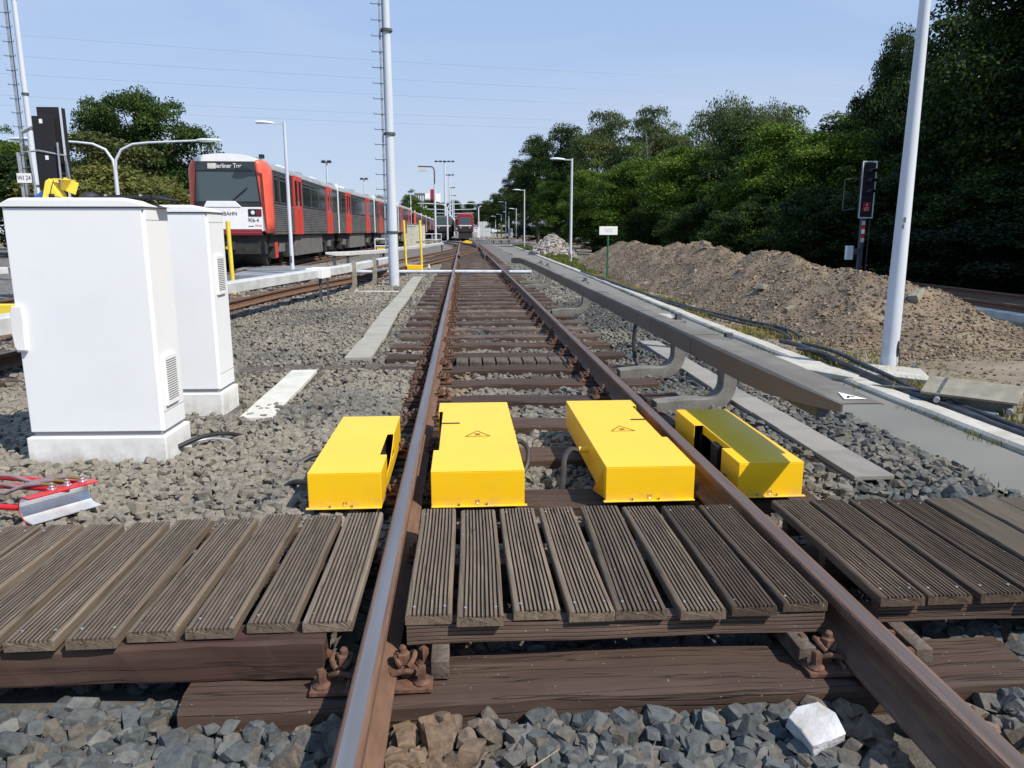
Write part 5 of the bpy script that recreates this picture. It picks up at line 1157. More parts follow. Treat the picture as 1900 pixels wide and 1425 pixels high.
t = thing('yellow_marker', (.55, 86, -.2), 'yellow wedge marker lying between the rails in front of the far red train', 'marker'); MB().prism([(-.45, 0), (.45, 0), (.2, .3), (-.25, .32)], lambda a, c, y: (a, y, c), -.2, .2).build('wedge', 'yellow', t); MB().box((0, 0, .1), (1.1, .2, .1)).build('foot_bar', 'yellow', t)
t = thing('marker_post', (-1.22, 27.6, -.22), 'tiny white marker peg between the yellow frame and the main track', 'marker'); MB().cyl((0, 0, 0), (0, 0, .20), .035, n=10).build('peg', 'white', t); MB().cyl((0, 0, 0), (0, 0, .06), .038, n=10).build('peg_band', 'signred', t)

# ================================================================== SOIL HEAP, RUBBLE, JUNCTION BOX, CABLES
def heap_z(X, Y):
    sp = 5.95 + .12 * np.sin(Y * .9); hh = np.interp(Y, [6.6, 7.6, 8.4, 9.1, 9.8, 10.8, 12, 15, 19, 24, 29, 32, 33.5], [0, .02, .09, .30, .60, .74, .82, .86, .93, 1.0, .98, .6, 0])
    hw = np.interp(Y, [6.2, 8, 10, 20, 30, 34], [1.0, 1.7, 1.75, 1.75, 1.5, .9]); u = np.abs(X - sp) / hw
    base = hh * np.clip(1 - u ** 1.25, -.3, 1)
    peaks = .42 * fbm(X * .8, Y * .62, 3, 21) * np.clip(1.25 - u, 0, 1) + .55 * np.maximum(0, fbm(X * .9, Y * .8, 2, 40) - .05) * (u < 1)
    rough = .26 * fbm(X * 2.0, Y * 2.0, 5, 30) * np.clip(1.5 - u, .1, 1)
    return -.24 + base + np.where(hh > .02, peaks + rough, 0) * np.clip(base * 6 + .3, 0, 1)
t = thing('soil_heap', (5.95, 20, -.24), 'long heap of brown excavated soil running beside the path in front of the dark wood', 'soil heap')
gx_, gy_ = np.linspace(4.0, 8.1, 110), np.linspace(6.2, 34, 560); X_, Y_ = np.meshgrid(gx_, gy_); Z_ = heap_z(X_, Y_)
V = np.stack([X_ - 5.95, Y_ - 20, Z_ + .24], -1).reshape(-1, 3); nx = len(gx_); i_ = np.arange(len(gy_) - 1)[:, None] * nx + np.arange(nx - 1)[None]; F = np.stack([i_, i_ + 1, i_ + nx + 1, i_ + nx], -1).reshape(-1, 4)
raw_mesh('heap_body', V, F, 'soil', t, fn=4)
n = 42000; P = np.column_stack([RNG.uniform(4.15, 7.4, n), 6.6 + 26.5 * RNG.random(n) ** 1.5]); z = heap_z(P[:, 0], P[:, 1]); S = RNG.gamma(1.3, .012, n) + .013; S = np.minimum(S, .2)
k = z > -.23; P = P[k]; z = z[k]; S = S[k]
V, F = rocks(rock_protos(14, 10, 15), np.column_stack([P[:, 0] - 5.95, P[:, 1] - 20, z + .24 + S * .12]), S, .8); o = raw_mesh('clods', V, F, 'clod', t); tag(o, kind='stuff')
for (px, py, dx, dz, rz, rx) in ((1340, 477, .22, .26, .3, .3), (1385, 557, .40, .12, -.6, .2), (1265, 590, .16, .1, .4, 0)):
    p = None
lump_pts = [(-.2, -.14, -.12), (.2, -.13, -.12), (.2, .13, -.12), (-.2, .14, -.12), (-.18, -.12, .12), (.17, -.14, .13), (.19, .10, .11), (-.19, .12, .14)]
for (x, y, dz, sc, rz, lb_) in ((5.8, 18.0, .16, 1.0, .4, 'square concrete lump on the crest of the soil heap'), (4.95, 12.3, .05, 1.05, .9, 'long pale concrete slab piece half buried in the heap flank'), (4.7, 10.6, .03, .6, .2, 'small grey concrete lump at the heap foot'), (4.65, 17.2, .02, .7, 1.2, 'flat light stone on the middle of the heap flank'), (5.95, 9.6, .05, 1.1, .7, 'broad flat stone on the heap crest behind the big lamp mast')):
    o = lump('heap_lump', lump_pts, 'bracket_b', .01, (x, y, float(heap_z(np.array([x]), np.array([y]))[0]) + dz)); o.rotation_euler = (rg.uniform(-.4, .4), rg.uniform(-.4, .4), rz); o.scale = (sc * .6, sc * .45, sc * .35); tag(o, lb_, 'lump', 'lumps on the soil heap')
# scattered soil stones and litter on the verge (stuff)
n = 9000; P = np.column_stack([RNG.uniform(3.68, 9, n), 1 + 27 * RNG.random(n) ** 1.4]); k = P[:, 0] > kx(P[:, 1]) + .22; P = P[k]; S = RNG.gamma(1.5, .012, len(P)) + .012
V, F = rocks(rock_protos(8, 8, 25), np.column_stack([P, sz(P[:, 0], P[:, 1]) + S * .15]), S, .7); o = raw_mesh('verge_stones', V, F, 'clod'); tag(o, kind='stuff')
# rubble
n = 1500; a = RNG.random(n) * 6.28; r = RNG.random(n) ** .6; P = np.column_stack([5.3 + 1.35 * r * np.cos(a), 45 + 2.6 * r * np.sin(a)]); zz = -.2 + 1.05 * (1 - r ** 1.3) + RNG.uniform(-.05, .08, n); S = RNG.uniform(.14, .42, n)
V, F = rocks(rock_protos(14, 9, 35), np.column_stack([P[:, 0] - 5.3, P[:, 1] - 45, zz + .2]), S, .7); t = thing('rubble_heap', (5.3, 45, -.2), 'pale heap of broken concrete rubble beyond the soil heap', 'rubble heap'); o = raw_mesh('rubble_pieces', V, F, 'rubble', t); tag(o, kind='stuff')
# weeds
def blades(name, P, h0, h1, m, w=.006, per=5):
    n = len(P) * per; B = np.repeat(P, per, 0) + np.column_stack([RNG.normal(0, .035, (n, 2)), np.zeros(n)]); a = RNG.random(n) * 6.28; h = RNG.uniform(h0, h1, n); l = RNG.uniform(.1, .9, n) * h; d = RNG.random(n) * 6.28
    dx, dy = np.cos(a) * w, np.sin(a) * w; T = B + np.column_stack([l * np.cos(d), l * np.sin(d), h]); Mi = B + np.column_stack([l * .3 * np.cos(d), l * .3 * np.sin(d), h * .55])
    V = np.stack([B - np.column_stack([dx, dy, 0 * dx]), B + np.column_stack([dx, dy, 0 * dx]), Mi + np.column_stack([dx, dy, 0 * dx]) * .8, T, Mi - np.column_stack([dx, dy, 0 * dx]) * .8], 1).reshape(-1, 3)
    k = np.arange(n)[:, None] * 5; F = np.concatenate([k + np.array([[0, 1, 2]]), k + np.array([[0, 2, 4]]), k + np.array([[4, 2, 3]])]); return raw_mesh(name, V, F, m)
n = 3800; y = 3 + 30 * RNG.random(n) ** 1.3; x = kx(y) + .2 + np.abs(RNG.normal(0, .33, n)); k = (fbm(x * 1.5, y * .9, 3, 55) > -.02); P = np.column_stack([x, y, sz(x, y)])[k]; tag(blades('dry_weeds', P, .02, .09, 'weed'), kind='stuff')
n = 5200; y = RNG.uniform(24, 72, n); x = kx(y) + .2 + RNG.random(n) * 1.3; P = np.column_stack([x, y, sz(x, y)]); tag(blades('verge_grass', P, .04, .12, 'grass', .02, 4), kind='stuff')
n = 260; y = RNG.uniform(2.5, 20, n); x = kx(y) - np.abs(RNG.normal(0, .02, n)); P = np.column_stack([x, y, x * 0 - .2])[fbm(x * 9, y * 1.2, 2, 77) > .04]; tag(blades('kerb_weeds', P, .02, .05, 'grass', .003, 7), kind='stuff')
n = 500; y = RNG.uniform(2.9, 14, n); x = 2.80 + RNG.normal(0, .07, n); P = np.column_stack([x, y, x * 0 - .22])[fbm(x * 3, y * 1.5, 2, 88) > .02]; tag(blades('path_edge_weeds', P, .015, .05, 'weed', .004, 7), kind='stuff')
def litter(name, n, x0, x1, y0, y1, zf, s, m):
    P = np.column_stack([RNG.uniform(x0, x1, n), RNG.uniform(y0, y1, n)]); z = zf(P[:, 0], P[:, 1]); a = RNG.random(n) * 6.28; sz_ = RNG.uniform(.4, 1, n) * s
    c, s_ = np.cos(a) * sz_, np.sin(a) * sz_; B = np.column_stack([P, z]); t1 = RNG.uniform(-.4, .4, n) * sz_
    V = np.stack([B + np.column_stack([-c, -s_, t1 * 0 + .004]), B + np.column_stack([s_ * .4, -c * .4, t1 + .012]), B + np.column_stack([c, s_, t1 * 0 + .008]), B + np.column_stack([-s_ * .4, c * .4, -t1 + .012])], 1).reshape(-1, 3)
    return raw_mesh(name, V, np.arange(n * 4).reshape(-1, 4), m, fn=4)
def zz_(x, y): return sz(x, y) + .0 - 9 * (x < kx(y) + .2)
tag(litter('leaf_litter', 3600, 3.7, 5.0, 3, 20, zz_, .03, 'weed'), kind='stuff')
tag(litter('leaf_litter', 500, 2.55, 2.95, 3, 12, lambda x, y: x * 0 - .215, .022, 'weed'), kind='stuff')
# junction box
t = thing('junction_box', (3.98, 5.55, -.215), 'old grey metal junction box with pipe stubs lying on the soil beside the kerb', 'junction box', rz=R(-46))
MB().box((0, 0, .075), (.60, .20, .17), rx=R(20)).build('box_body', 'bracket', t, bevel=.008)
MB().box((0, -.035, .165), (.66, .27, .022), rx=R(20)).build('box_lid', 'bracket_b', t, bevel=.004); MB().box((-.2, -.04, .179), (.02, .24, .008), rx=R(20)).build('lid_strap', 'steel', t)
for x, z in ((-.22, .10), (.27, .08)): MB().cyl((x, -.05, z), (x + .02, -.20, z - .02), .022, n=14).build('pipe_stub', 'galv', t, smooth=True)
for x, z in ((-.24, .03), (.24, .01)): MB().cyl((x, -.05, z), (x + .02, -.19, z - .02), .022, n=14).build('pipe_stub', 'galv', t, smooth=True)
MB().cyl((-.12, -.08, .06), (-.12, -.16, .04), .034, n=16).build('cable_gland', 'steel', t, smooth=True)
MB().cyl((.12, -.15, .03), (.22, -.17, .03), .008, n=8).build('short_rod', 'white', t)
MB().tube([(-.3, .02, .1), (-.55, .15, .08), (-.8, .22, .05)], .012, 8).build('pipe_lead', 'bracket', t)
# black conduits by the kerb
CG = 'black conduits lying along the kerb'
cable([(3.86, 8.9, -.15), (3.84, 8.3, -.12), (3.78, 7.4, -.14), (3.70, 6.6, -.15), (3.74, 5.6, -.17), (3.72, 4.8, -.17), (3.74, 3.9, -.17), (3.8, 3.2, -.17)], .028, 'thickest black conduit along the kerb, passing in front of the big lamp mast', 'plastic', CG, 'conduit', 'conduit', 10)
cable([(4.05, 8.7, -.15), (4.0, 7.9, -.11), (3.90, 7.1, -.11), (3.86, 6.5, -.13), (3.82, 5.9, -.16), (3.86, 5.2, -.17), (3.84, 4.6, -.18), (3.82, 4.2, -.2)], .022, 'middle black conduit bending round the base of the big lamp mast', 'plastic', CG, 'conduit', 'conduit', 10)
cable([(3.80, 8.3, -.15), (3.76, 7.6, -.09), (3.70, 7.0, -.10), (3.72, 6.2, -.14), (3.80, 5.5, -.17), (3.82, 5.0, -.2)], .020, 'short black conduit on top of the bundle beside the kerb', 'plastic', CG, 'conduit', 'conduit', 10)
cable([(3.95, 15.5, -.16), (4.0, 13.0, -.15), (4.25, 11.0, -.15), (4.38, 10.0, -.14), (4.3, 9.3, -.16)], .02, 'far black conduit at the heap foot, right strand', 'plastic', CG, 'conduit', 'conduit', 8)
cable([(3.8, 15.0, -.16), (3.92, 12.5, -.15), (4.05, 10.8, -.15), (4.22, 9.9, -.15), (4.12, 9.2, -.17)], .02, 'far black conduit at the heap foot, left strand', 'plastic', CG, 'conduit', 'conduit', 8)
cable([(3.9, 25, -.15), (3.85, 20, -.13), (3.82, 17, -.13), (3.9, 14.5, -.16)], .03, 'thin dark pipe lying along the kerb near the green post', 'plastic', CG, 'conduit', 'conduit', 8)
# rail of the neighbouring line far right
t = thing('side_beam', (8.15, 12.8, -.38), 'pale conductor rail cover of the shaded line at the far right', 'conductor rail')
MB().sweep([(-.12, 0), (.12, 0), (.12, .10), (-.12, .10)], [(0, 12, .25), (0, 0, .25), (0, -9, .25)]).build('cover', 'cover_light', t)
for y in (8, 4, 0, -3): MB().box((0.1, y, .12), (.08, .1, .26)).build('leg', 'bracket', t)
for x, lb_ in ((9.3, 'near rail of the shaded line at the far right'), (10.8, 'far rail of the shaded line at the far right')):
    o = MB().sweep(PROF, [(x, -2, -.05), (x, 60, -.05)], [0] * 18).build('rail', 'rust'); tag(o, lb_, 'rail')
# ================================================================== TRAINS
M['t_red'] = mat('train_red', (.66, .055, .03), (.60, .05, .03), rough=.35, scale=3)
M['t_wing'] = mat('train_wing_red', (.74, .12, .07), (.68, .10, .06), rough=.4, scale=3)
M['t_maroon'] = mat('train_maroon', (.16, .01, .03), rough=.4)
M['t_dred'] = mat('train_dark_red', (.30, .015, .035), (.25, .015, .03), rough=.4, scale=3)
M['t_steel'] = mat('train_steel', (.10, .094, .088), (.15, .14, .13), rough=.5, metal=.3, scale=3, stretch=(1, .4, 1))
M['t_band'] = mat('train_window_band', (.022, .021, .023), (.035, .033, .034), rough=.35, scale=3)
M['t_roof'] = mat('train_roof', (.22, .235, .25), (.30, .31, .325), rough=.6, scale=2)
M['t_glass'] = mat('train_glass', (.02, .026, .032), rough=.08, spec=.8)
M['t_glass2'] = mat('train_windscreen', (.06, .085, .095), rough=.12, spec=.6)
M['t_white'] = mat('train_white', (.84, .84, .84), (.78, .78, .78), rough=.4, scale=3)
M['t_under'] = mat('train_underframe', (.012, .012, .014), (.035, .033, .03), rough=.8, scale=4)
M['t_box'] = mat('train_equipment_box', (.11, .105, .095), (.16, .15, .14), rough=.7, scale=4)
def roof_prof(n=14, w=1.24, z0=2.98, z1=3.36):
    return [(w * math.cos(math.pi * i / n) , z0 + (z1 - z0) * math.sin(math.pi * i / n) ** .75) for i in range(n + 1)]
def car(train, L_, front=False, red='t_red', doors=(3.6, 9.9), ribs=True, lod=0):
    b = MB(); y0 = .5 if front else .12
    b.bb(-1.235, 1.235, y0, L_ - .12, 1.0, 1.93); b.bb(-1.23, 1.23, y0, L_ - .12, 1.93, 2.99, 1)
    o = b.build('car_body', ['t_steel', 't_band'], train)
    P = roof_prof(); b = MB(); b.prism(P, lambda a, c, y: (a, y, c), y0, L_ - .12); b.build('roof', 't_roof', o, smooth=True)
    b = MB(); b.bb(-1.05, 1.05, .6, L_ - .4, .62, 1.0); b.build('underframe', 't_under', o)
    b = MB(); b.bb(-1.12, 1.12, L_ * .30, L_ * .70, .22, .98); b.build('equipment_box', 't_box', o, bevel=.02)
    for yb in (2.2, L_ - 1.9):
        b = MB(); b.box((0, yb, .45), (1.9, 2.2, .35))
        b.build('bogie', 't_under', o)
        for yy in (-.9, .9):
            w = MB()
            w.cyl((-.80, yb + yy, .36), (.80, yb + yy, .36), .36, n=20); w.box((.98, yb + yy, .42), (.16, .34, .40)); w.box((-.98, yb + yy, .42), (.16, .34, .40)); w.build('wheelset', 't_under', o, bevel=.01)
        for s in (1,): MB().box((s * 1.02, yb, .55), (.10, .8, .28)).build('spring_box', 't_box', o, bevel=.02)
    # fluted lower side
    if ribs:
        b = MB()
        for s in (-1, 1):
            pr = []
            for i in range(13): z = 1.08 + i * .065; pr += [(1.236, z), (1.250, z + .02), (1.250, z + .045), (1.236, z + .06)]
            pr = [(1.20, 1.08)] + pr + [(1.20, 1.9)]
            b.prism(pr, lambda a, c, y: (s * a, y, c), y0 + .05, L_ - .2)
        b.build('fluted_side', 't_steel', o)
    for s in (1, -1):
        for dy in doors:
            d = MB(); d.box((s * 1.245, dy, 2.0), (.05, 1.35, 2.02)); m_ = red
            for k in (-1, 1): d.box((s * 1.268, dy + k * .33, 2.42), (.012, .38, .86), mi=1)
            d.box((s * 1.27, dy, 2.0), (.012, .03, 1.96), mi=2)
            for k in (-.1, .1): d.box((s * 1.278, dy + k, 2.0), (.02, .02, .3), mi=3)
            d.build('door', [m_, 't_glass', 't_maroon', 'zinc'], o, bevel=0)
        ws = []
        if front: ws = [(.95, .42), (2.0, 1.0)]
        else: ws = [(1.6, 1.7)]
        a, c = doors[0] + .85, doors[1] - .85; n = 3
        for i in range(n): ws.append((a + (c - a) * (i + .5) / n, (c - a) / n - .12))
        ws.append(((doors[1] + .75 + L_ - .3) / 2, L_ - .3 - doors[1] - .85))
        for wy, wl in ws:
            d = MB(); d.box((s * 1.236, wy, 2.42), (.02, wl, .86)); d.box((s * 1.249, wy, 2.42), (.006, wl - .07, .79), mi=1); d.box((s * 1.253, wy, 2.72), (.006, wl - .07, .02), mi=2)
            d.build('window', ['t_steel', 't_glass', 'zinc'], o)
        MB().box((s * 1.20, L_ - .06, 2.15), (.10, .16, 2.3)).build('end_strip', 't_white', o)
        MB().box((s * 1.20, .06, 2.15), (.10, .10, 2.3)).build('end_strip', 't_white', o) if not front else None
    for yy in np.arange(2, L_ - 1, 3.1): MB().box((.2, float(yy), 3.40), (.7, .9, .10)).build('roof_vent', 't_white' if int(yy) % 2 else 't_roof', o, bevel=.02)
    MB().box((0, L_ + .0, 2.0), (1.9, .5, 2.0)).build('gangway', 't_under', o)
    if front:
        def w(z): return 1.10 - .105 * (z - 1.05)
        for s in (-1, 1):
            b = MB(); zs = [1.04, 1.4, 1.95, 2.5, 2.95, 3.12, 3.22]; vs = []; n = 6
            for z in zs:
                top = max(0, z - 2.95) / .27; x0 = w(z); x1 = 1.25 - .16 * top ** 2
                for k in range(n + 1):
                    f = k / n; vs.append((s * (x0 + (x1 - x0) * math.sin(f * math.pi / 2)), -.0 + .62 * (1 - math.cos(f * math.pi / 2)) + .0 * top, z))
            m_ = n + 1; fs = [(i * m_ + k, i * m_ + k + 1, (i + 1) * m_ + k + 1, (i + 1) * m_ + k) for i in range(len(zs) - 1) for k in range(n)]
            b.add(vs, fs); q = b.build('corner_wing', 't_wing', o, smooth=True); so_ = q.modifiers.new('Solid', 'SOLIDIFY'); so_.thickness = .03
        # white hood above the destination panel
        n = 16; xs = [-.90 + 1.8 * i / n for i in range(n + 1)]; vs = []
        pr = [(x, 3.17) for x in (-.905, .905)] + [(.905 * math.cos(math.pi * i / n), 3.20 + .20 * math.sin(math.pi * i / n) ** .8) for i in range(n + 1)]
        MB().prism(pr, lambda a, c, y: (a, y, c), -.01, .66).build('front_hood', 't_white', o)
        MB().prism([(-w(2.92), 2.90), (w(2.92), 2.90), (w(3.17), 3.17), (-w(3.17), 3.17)], lambda a, c, y: (a, y, c), .0, .10).build('destination_panel', 't_glass', o)
        MB().bb(-.56, .40, -.006, .0, 2.935, 3.135).build('destination_display', 't_band', o); MB().bb(-.52, -.28, -.012, -.005, 2.955, 3.115).build('line_badge', 'conc_light', o)
        text('badge_text', 'U3', .16, 'white', o, (-.40, -.014, 3.035), (R(90), 0, 0)); text('destination_text', 'Berliner Tor', .19, 'white', o, (.08, -.014, 3.035), (R(90), 0, 0), ssx=.84, bold=.0015)
        MB().prism([(-w(1.80), 1.80), (w(1.80), 1.80), (w(2.90), 2.90), (-w(2.90), 2.90)], lambda a, c, y: (a, y, c), .04, .30).build('front_surround', 't_band', o)
        MB().prism([(-w(2.0) + .03, 1.99), (w(2.0) - .05, 1.99), (w(2.87) - .03, 2.87), (-w(2.87) + .03, 2.87)], lambda a, c, y: (a, y, c), .02, .045).build('windscreen', 't_glass2', o)
        MB().bar((.10, -.01, 1.98), (.62, -.01, 2.40), .015, .03).build('wiper', 'blackm', o)
        MB().prism([(-w(1.12), 1.10), (w(1.12), 1.10), (w(1.82), 1.82), (-w(1.82), 1.82)], lambda a, c, y: (a, y, c), -.01, .20).build('front_apron', 't_white', o, bevel=.01)
        MB().prism([(-.72, 1.82), (.40, 1.82), (.22, 2.0), (-.62, 2.0)], lambda a, c, y: (a, y, c), -.03, .1).build('apron_bulge', 't_white', o, bevel=.01)
        for s in (-1, 1):
            h = MB().box((s * .80, -.015, 1.655), (.40, .03, .22)).build('headlight', 'blackm', o, bevel=.01); MB().cyl((s * .74, -.033, 1.66), (s * .74, -.028, 1.66), .06, n=16).build('lens', 'lampglass', o); MB().box((s * .91, -.032, 1.655), (.14, .006, .18)).build('tail_light', 't_maroon', o)
        text('operator_text', 'HOCHBAHN', .16, 'blackm', o, (-.17, -.014, 1.62), (R(90), 0, 0), ssx=.95, bold=.0015); text('unit_number', '906-4', .17, 'blackm', o, (.74, -.014, 1.42), (R(90), 0, 0), ssx=.85, bold=.001)
        MB().bb(.58, .74, -.014, -.009, 1.235, 1.26).build('mark_stroke', 'blackm', o); text('mark_text', 'HHA', .10, 't_red', o, (.88, -.014, 1.265), (R(90), 0, 0))
        b = MB(); b.bb(-.98, .98, -.02, .10, .98, 1.16); b.build('bumper_strip', 't_maroon', o)
        b = MB(); b.bb(-.98, .97, -.026, -.02, 1.055, 1.065); b.bb(-.98, .97, -.026, -.02, 1.10, 1.11); b.build('bumper_line', 't_wing', o)
        MB().bb(-1.0, 1.0, .12, .5, .40, .98).build('front_skirt', 't_under', o); MB().bb(-.12, .12, -.18, .4, .52, .78).build('coupler', 't_under', o, bevel=.03); MB().bb(-.10, .06, -.2, -.17, .56, .64).build('coupler_tag', 'yellow', o)
        MB().bb(1.02, 1.08, 1.2, 1.5, .25, .75).build('red_flag_plate', 't_red', o)
        for x in (.95,): MB().bb(x - .12, x + .02, .75, .9, 3.33, 3.45).build('roof_horn', 'blackm', o)
        MB().cyl((-.1, .3, 3.40), (-.1, .3, 3.47), .03, n=8).build('roof_lamp', 'blackm', o)
    return o
tr1 = thing('train', (-7.5, 25.4, 0), 'long red, white and grey underground train with Berliner Tor on its destination panel', 'train')
CL = [(-7.5, 25.4), (-7.52, 39.5), (-7.1, 51.8), (-6.62, 65.0), (-6.34, 77.5)]
TS = 1.05
for i in range(4):
    (xa, ya), (xb, yb_) = CL[i], CL[i + 1]; L_ = math.hypot(xb - xa, yb_ - ya) / TS
    dz = (4.2, L_ - 2.6) if i == 0 else (2.6, L_ - 2.8)
    o = car(tr1, L_, i == 0, doors=dz, ribs=i < 2); o.location = (xa + 7.5, ya - 25.4, 0); o.rotation_euler.z = -math.atan2(xb - xa, yb_ - ya); o.scale = (TS, TS, TS)
tr2 = thing('train', (-6.3, 84, 0), 'second parked red and grey train, in line behind the long train with Berliner Tor', 'train')
for i in range(5):
    o = car(tr2, 12.6, False, doors=(2.8, 9.6), red='t_dred', ribs=False); o.location = (0, i * 12.8, 0)
MB().box((1.2, -.1, 2.0), (.2, .5, 2.2)).build('corner_wing', 't_wing', tr2); MB().box((0, 0, 2.6), (2.3, .1, .8)).build('windscreen', 't_glass', tr2)
def far_train(x, y, w, label, body, H=3.5, zs=1.2, ang=0, name='train'):
    t = thing(name, (x, y, 0), label, 'train'); hw = w / 2; n = 8
    def ring(k, sc, yy):
        pts = [(-hw, 1.0), (hw, 1.0)]
        for i in range(n + 1): a = math.pi / 2 * i / n; pts.append((hw - .45 + .45 * math.cos(a), H - .55 + .55 * math.sin(a)))
        for i in range(n + 1): a = math.pi / 2 + math.pi / 2 * i / n; pts.append((-hw + .45 + .45 * math.cos(a), H - .55 + .55 * math.sin(a)))
        return [(a * sc, yy, 1.0 + (c - 1.0) * sc) for a, c in pts]
    vs = ring(0, .93, 0) + ring(0, 1, .35) + ring(0, 1, 40); m_ = 2 * n + 4; fs = [(i * m_ + k, i * m_ + (k + 1) % m_, (i + 1) * m_ + (k + 1) % m_, (i + 1) * m_ + k) for i in range(2) for k in range(m_)] + [tuple(range(m_)), tuple(range(2 * m_, 3 * m_))]
    MB().add(vs, fs).build('car_body', body, t, smooth=True)
    MB().prism([(-hw * .74, 1.95), (hw * .74, 1.95), (hw * .66, 3.02), (-hw * .66, 3.02)], lambda a, c, yy: (a, yy, c), -.03, .05).build('windscreen', 't_glass2', t, bevel=.02)
    MB().bb(-hw * .78, hw * .78, -.05, .02, 1.80, 1.93).build('white_strip', 't_white', t); MB().bb(-hw * .92, hw * .92, -.04, .1, 1.05, 1.72).build('front_apron', 't_band', t, bevel=.03)
    MB().bb(-hw * .85, hw * .85, .1, 39, .15, 1.0).build('underframe', 't_under', t)
    for s in (-1, 1): MB().cyl((s * hw * .55, -.06, 1.6), (s * hw * .55, -.03, 1.6), .07, n=10).build('headlight', 'lampglass', t)
    for s in (-1, 1):
        for k in range(9): MB().box((s * hw, 3 + k * 4.2, 2.3), (.04, 2.2, .9)).build('side_window', 't_glass', t)
    return t
far_train(.42, 108, 2.3, 'small rounded dark red train front standing at the far end of the main track', 't_dred', 3.55)
far_train(-2.72, 112, 2.5, 'grey train front with dark windscreen, half hidden left of the white masts', 't_steel', 3.3)

# ================================================================== GREY CABINETS AND THINGS IN THE MIDDLE DISTANCE
def grey_box(x, y, w, d, h, label, m='cab', mark=False, z0=-.25, m2='galv', name='switch_cabinet', cat='cabinet'):
    t = thing(name, (x, y, z0), label, cat); MB().bb(-w / 2, w / 2, -d / 2, d / 2, 0, h).build('body', m, t, bevel=.02); MB().bb(-w / 2 - .03, w / 2 + .03, -d / 2 - .03, d / 2 + .03, h, h + .05).build('roof', m2, t)
    MB().bb(-.004, .004, -d / 2 - .006, -d / 2, .1, h - .08).build('door_seam', 'steel', t)
    if mark:
        b = MB(); x_ = -w * .3
        for k in range(6):
            ww = .07; b.box((x_, -d / 2 - .004, h - .2), (ww, .006, .12)); x_ += .14
        b.build('door_mark', 'steel', t)
    return t
grey_box(-4.75, 73, 1.35, 1.0, 2.0, 'plain light grey switch cabinet between the ladder mast and the old hooked lamp', 'conc_light', True)
grey_box(-3.75, 74, .32, 1.0, 1.95, 'narrow grey cabinet with dark edge, right of the plain switch cabinet', 'conc_light')
for i, (px, w) in enumerate(((903, 1.9), (892, 1.2))):
    p = at(px, 437, y=190); grey_box(p.x, 190 + 6 * i, w, 3, 3.6, ['grey container with pale roof, right one of the pair by the farthest path lamps', 'grey container with pale roof, left one of the pair by the farthest path lamps'][i], 'cover_light', m2='t_white', name='container', cat='container')
t = thing('notice_cabinet', (7.0, 112, -.2), 'white notice cabinet standing beside the third path lamp', 'cabinet'); MB().box((0, 0, .85), (.55, .4, 1.7)).build('body', 'cab', t, bevel=.02); MB().box((0, -.21, 1.3), (.35, .02, .4)).build('notice', 't_roof', t)
t = thing('post_box', (5.15, 96, -.2), 'small yellow box hung left of the third path lamp', 'box'); MB().box((-.28, 0, 1.6), (.28, .25, 1.0)).build('body', 'yellow_old', t, bevel=.02); MB().box((-.28, 0, .55), (.06, .06, 1.1)).build('leg', 'steel', t)
t = thing('white_board', (6.6, 158, -.2), 'white board at the foot of the far path lamps', 'sign'); MB().box((0, 0, 1.35), (1.0, .06, .7)).build('board', 'white', t); 
for s in (-.35, .35): MB().box((s, .04, .6), (.06, .06, 1.2)).build('leg', 'galv', t)
# railings, white bars
def railing(x, y, w, h, label, n=3, rz=0):
    t = thing('railing', (x, y, -.22), label, 'railing', rz=rz)
    for k in range(n + 1): MB().cyl((w * k / n, 0, 0), (w * k / n, 0, h), .035, n=8).build('post', 'paint', t)
    for z in (h, h * .55): MB().cyl((0, 0, z), (w, 0, z), .03, n=8).build('bar', 'paint', t)
railing(-3.6, 70, 2.0, 1.1, 'white handrail right of the plain grey switch cabinet', 2, R(35))
railing(1.9, 120, 2.2, 1.5, 'white handrail right of the far red train', 3); railing(3.6, 135, 2.0, 1.3, 'white handrail in front of the grey containers', 2)
railing(-5.2, 46, 1.2, .9, 'white slanted rail frame behind the ladder mast', 1, R(20))
# far conductor rail pieces
for i, (x0, y0, x1, y1) in enumerate(((2.6, 78, 5.0, 79), (3.0, 84, 5.6, 86), (-3.6, 62, -2.2, 70), (2.9, 92, 4.9, 93))):
    t = thing('conductor_rail', (x0, y0, -.2), ['conductor cover piece by the path end, nearest of the pile', 'conductor cover piece by the path end, second of the pile', 'conductor cover piece below the old hooked lamp', 'conductor cover piece by the path end, farthest of the pile'][i], 'conductor rail')
    MB().sweep([(-.12, 0), (.12, 0), (.12, .14), (-.12, .14)], [(0, 0, .40), (x1 - x0, y1 - y0, .40)]).build('cover', 'bracket_b', t)
    for f in (.15, .5, .85): MB().box(((x1 - x0) * f, (y1 - y0) * f, .2), (.12, .12, .4)).build('leg', 'bracket', t)
# far tower block
t = thing('tower_block', (-33, 700, 0), 'distant white block with dark red strip above the trees at the horizon', 'building'); MB().bb(0, 13.5, 0, 12, 0, 34).build('wall', 't_white', t); MB().bb(4.8, 8.2, -.3, 12.2, 0, 37.5).build('red_strip', 't_dred', t)
b = MB(); b.bb(-9.5, 0, 0, 12, 32.6, 34.2); 
for k in range(5): b.bb(-9.5 + k * 2.1, -9.2 + k * 2.1, 0, 10, 0, 32.7)
b.build('open_frame', 'cover', t)

